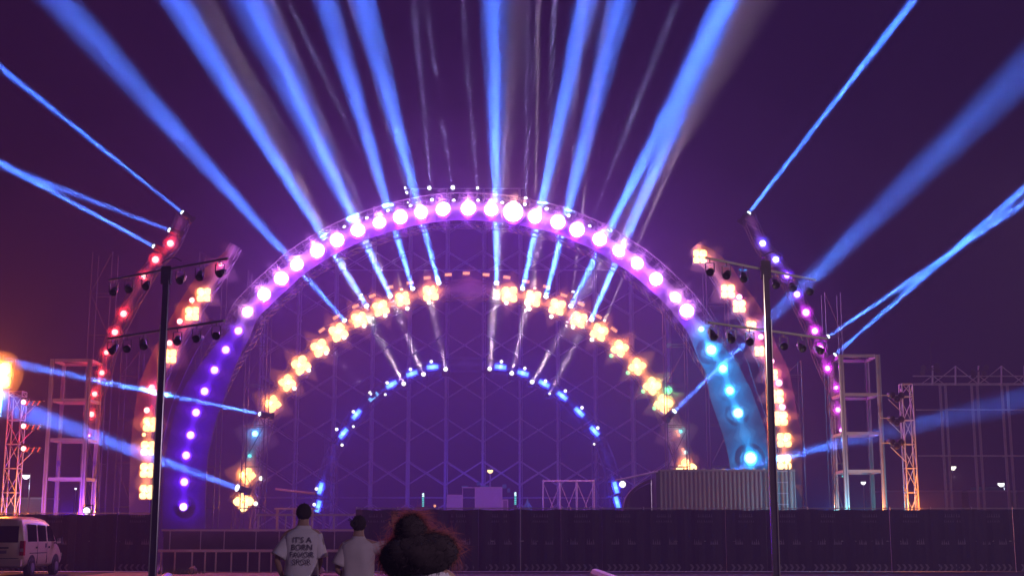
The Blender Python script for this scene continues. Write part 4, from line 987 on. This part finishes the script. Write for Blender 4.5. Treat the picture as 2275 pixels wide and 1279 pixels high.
# the near person with a great bush of hair
hp = P(938, 1215, 7.4)
near = empty('person', (hp.x, 7.4, 0), 'nearest person from behind, a big dark bush of hair with stray strands tinted rim-light red', 'person')
k = 1.50 / 1.76
_, nn_ = human(near, 1.50, (Vector((-.23, .0, .98)), Vector((-.2, .12, .78)), (0, .2, -1), (.9, .3, 0)), (Vector((.23, .0, .98)), Vector((.2, .12, .78)), (0, .2, -1), (-.9, .3, 0)), .18)
tshirt(near, M['tee'], k, .18, Vector((-.23, .0, .98)), Vector((.23, .0, .98)), hem=.80, seed=5)
trousers(near, nn_, k, M['trousers'])
c1 = hp - Vector((hp.x, 7.4, 0))   # centre of the mass of hair, local
def hair_mass():
    mb = MB(); blobs = [(P(914, 1183, 7.4), .090, .10, .095), (P(934, 1234, 7.4), .185, .19, .115), (P(966, 1224, 7.4), .125, .16, .100), (P(905, 1238, 7.4), .15, .18, .11)]
    pts_ = []
    for c, rx, ry, rz_ in blobs:
        c = c - near.location; rings = []; N = 30
        for j in range(1, 18):
            ph = math.pi * j / 18; ring = []
            for i in range(N):
                th = 6.2832 * i / N; d = Vector((math.sin(ph) * math.cos(th), math.sin(ph) * math.sin(th), math.cos(ph)))
                r = 1 + .10 * noise.noise(d * 3 + Vector((c.x * 9, 0, 3))) + .05 * noise.noise(d * 9)
                q = c + Vector((d.x * rx, d.y * ry, d.z * rz_)) * r; ring.append(q); pts_.append((q, d))
            rings.append(ring)
        mb.rings(rings)
    return mb, pts_
mb, hp_ = hair_mass()
ho = mb.build('hair', M['hair'], near, True, origin=(0, 0, 0))
rnd = random.Random(12)
def strands(n, m, name, lift, ln, wd, cond=None):
    mb = MB(); cnt = 0
    while cnt < n:
        q, d = rnd.choice(hp_)
        if cond and not cond(q, d): continue
        cnt += 1
        tan = d.cross(Vector((rnd.uniform(-.4, .4), 1, rnd.uniform(-.4, .4)))).normalized() * rnd.choice((-1, 1))
        p = q - d * .01; v = (d * lift + tan * rnd.uniform(.3, 1.0)).normalized(); seg = ln * rnd.uniform(.4, 1) / 5; w_ = wd * rnd.uniform(.6, 1.2)
        prev = None
        for s_ in range(6):
            sd = Vector((v.z, 0, -v.x)); sd = (sd if sd.length > .01 else Vector((1, 0, 0))).normalized() * w_ * (1 - s_ / 6)
            cur = (p - sd, p + sd)
            if prev: mb.add([prev[0], prev[1], cur[1], cur[0]], [(0, 1, 2, 3)])
            prev = cur; p = p + v * seg; v = (v + Vector((rnd.uniform(-.25, .25), rnd.uniform(-.2, .2), rnd.uniform(-.3, .12)))).normalized()
    return mb.build(name, m, near, False, origin=(0, 0, 0))
strands(6500, M['hair'], 'hair_curls', .5, .05, .0014)
strands(1700, M['fly'], 'rim_strands', .16, .15, .0010, lambda q, d: abs(d.y) < .30 and (d.z > .0 or abs(d.x) > .8))

# unseen lamps added outside the frame to light the van and the people
def added_lamp(x, y, z, c, e, label):
    t = empty('street_lamp', (x, y, 0), label, 'street lamp', 'added lamps on the near side of the fence')
    MB().tube((x, y, 0), (x, y, z), .09, 10, .05).build('pole', M['whitepost'], t)
    MB().tube((x, y, z), (x - .9, y, z + .15), .04).build('arm', M['whitepost'], t)
    MB().box((x - 1.1, y, z + .14), (.6, .26, .10)).build('lamp_head', M['dark'], t)
    MB().box((x - 1.1, y, z + .075), (.5, .2, .03)).build('lens', EM['rose'], t)
    l = point(c, e, (-1.1, 0, z - .02), t); l.data.energy = e; l.data.shadow_soft_size = 0
added_lamp(17.5, 31, 8.5, (1, .70, .58), 1500, 'added lamp outside the frame on the container side')
added_lamp(9, 3, 6.5, (.92, .66, .95), 1700, 'added lamp behind the photographer')

# unseen floodlights behind the fence; teal, violet and azure ones added to tint the towers
place(('w', 'orange', .15), lambda: wash('orange', .15, 160), P(2046, 1150, 52.6), 'amber floodlight at the foot of the container-side lattice mast', 'floodlights at the mast feet', (R(-60), 0, 0))
place(('w', 'orange', .15), None, P(62, 1160, 52.8), 'amber floodlight at the foot of the van-side lattice mast', 'floodlights at the mast feet', (R(-60), 0, 0))
place(('w', 'teal', .15), lambda: wash('teal', .15, 80), P(1915, 1150, 55.2), 'added teal floodlight at the foot of the white steel tower', 'floodlights at the mast feet', (R(-60), 0, 0))
place(('w', 'violetflood', .15), lambda: wash('violet', .15, 200), P(150, 1155, 55.0), 'added violet floodlight at the foot of the steel tower above the van', 'floodlights at the mast feet', (R(-65), 0, 0))
place(('w', 'azureflood', .15), lambda: wash('azure', .15, 90), P(1840, 1150, 55.0), 'added azure floodlight beside the foot of the white steel tower', 'floodlights at the mast feet', (R(-65), 0, 0))

# ------------------------------------------------------------------ haze, and denser volumes added round the lamps for their halos
def volume(name, dens, c=(.60, .42, 1.0, 1), g=0.0):
    m = bpy.data.materials.new(name); m.use_nodes = True; nt = m.node_tree; nt.nodes.clear()
    o_ = nt.nodes.new('ShaderNodeOutputMaterial'); v_ = nt.nodes.new('ShaderNodeVolumePrincipled')
    v_.inputs['Density'].default_value = dens; v_.inputs['Color'].default_value = c; v_.inputs['Anisotropy'].default_value = g
    nt.links.new(v_.outputs[0], o_.inputs['Volume']); return m
MB().box((0, 42, 29.5), (110, 110, 61.4)).build('haze', volume('night_haze', .0045))['kind'] = 'stuff'
def glow_smoke(ctrl, Y, rad, dens, k=8, tint=(.95, .88, .95, 1), pinch=.62):  # tube bulging at each lamp, added for a halo like lens bloom
    pts = catmull([P(x, y, Y) for x, y in ctrl], k); ns = normals2(pts); n = 14; rings = []
    for i, p in enumerate(pts):
        f = min(1, .4 + min(i, len(pts) - 1 - i) / 3); r = rad * f * (1 - pinch * math.sin(math.pi * (i % k) / k) ** 1.5)
        rings.append([p + ns[i] * r * math.cos(6.2832 * j / n) + Vector((0, r * math.sin(6.2832 * j / n), 0)) for j in range(n)])
    o = MB().rings(rings).build('glow_smoke', volume('added_glow_smoke', dens, tint), smooth=True); o['kind'] = 'stuff'
    bm = bmesh.new(); bm.from_mesh(o.data); bmesh.ops.recalc_face_normals(bm, faces=bm.faces)
    if bm.calc_volume(signed=True) < 0: bmesh.ops.reverse_faces(bm, faces=bm.faces)
    bm.to_mesh(o.data); bm.free()
for rad, dens in ((.20, 1.3), (.40, .42), (.75, .08)):
    glow_smoke([p for p in PATH_OUT if p[1] < 1150], YO - .3, rad * 1.35, dens * .32)
    glow_smoke([p for p in PATH_IN if p[1] < 1150], YB - .35, rad * 1.6, dens * .9)
    for pth in (W1L, W1R): glow_smoke([p for p in pth if p[1] < 1150], YW - .3, rad * 1.2, dens * .8)
    if rad < .5:
        for pth in (W2L, W2R): glow_smoke([p for p in pth if p[1] < 1150], YW - 1.22, rad, dens * .6)
        glow_smoke([p for p in PATH_S if p[1] < 1150], YS - .2, rad * .7, dens * .35)
def smoke_bank(c, r, dens, tint=(.64, .46, 1.0, 1)):  # denser ball added so that the glow gathers inside it
    rings = []
    for j in range(1, 16):
        ph = math.pi * j / 16; q = []
        for i in range(28):
            th = 6.2832 * i / 28; d = Vector((math.sin(ph) * math.cos(th), math.sin(ph) * math.sin(th), math.cos(ph)))
            k = 1 + .10 * noise.noise(d * 1.6 + Vector(r) * .1)
            q.append(Vector(c) + Vector((d.x * r[0], d.y * r[1], d.z * r[2])) * k)
        rings.append(q)
    o = MB().rings(rings).build('glow_smoke', volume('added_glow_smoke', dens, tint), smooth=True); o['kind'] = 'stuff'
    for v in o.data.vertices: v.co.z = max(v.co.z, .15)
    bm = bmesh.new(); bm.from_mesh(o.data); bmesh.ops.recalc_face_normals(bm, faces=bm.faces)
    if bm.calc_volume(signed=True) < 0: bmesh.ops.reverse_faces(bm, faces=bm.faces)
    bm.to_mesh(o.data); bm.free()
for f, dens in ((.75, .0018), (.98, .0028), (1.3, .0026), (1.65, .0016)):
    smoke_bank((-2, 67, 6), (17 * f, 11 * f, 12.5 * f), dens)
for f, dens in ((.35, .30), (.6, .12), (.95, .04)):  # round puff added for the glow of the edge floodlight
    smoke_bank(P(-4, 833, 51.6), (f, f, f), dens, (.95, .88, .92, 1))
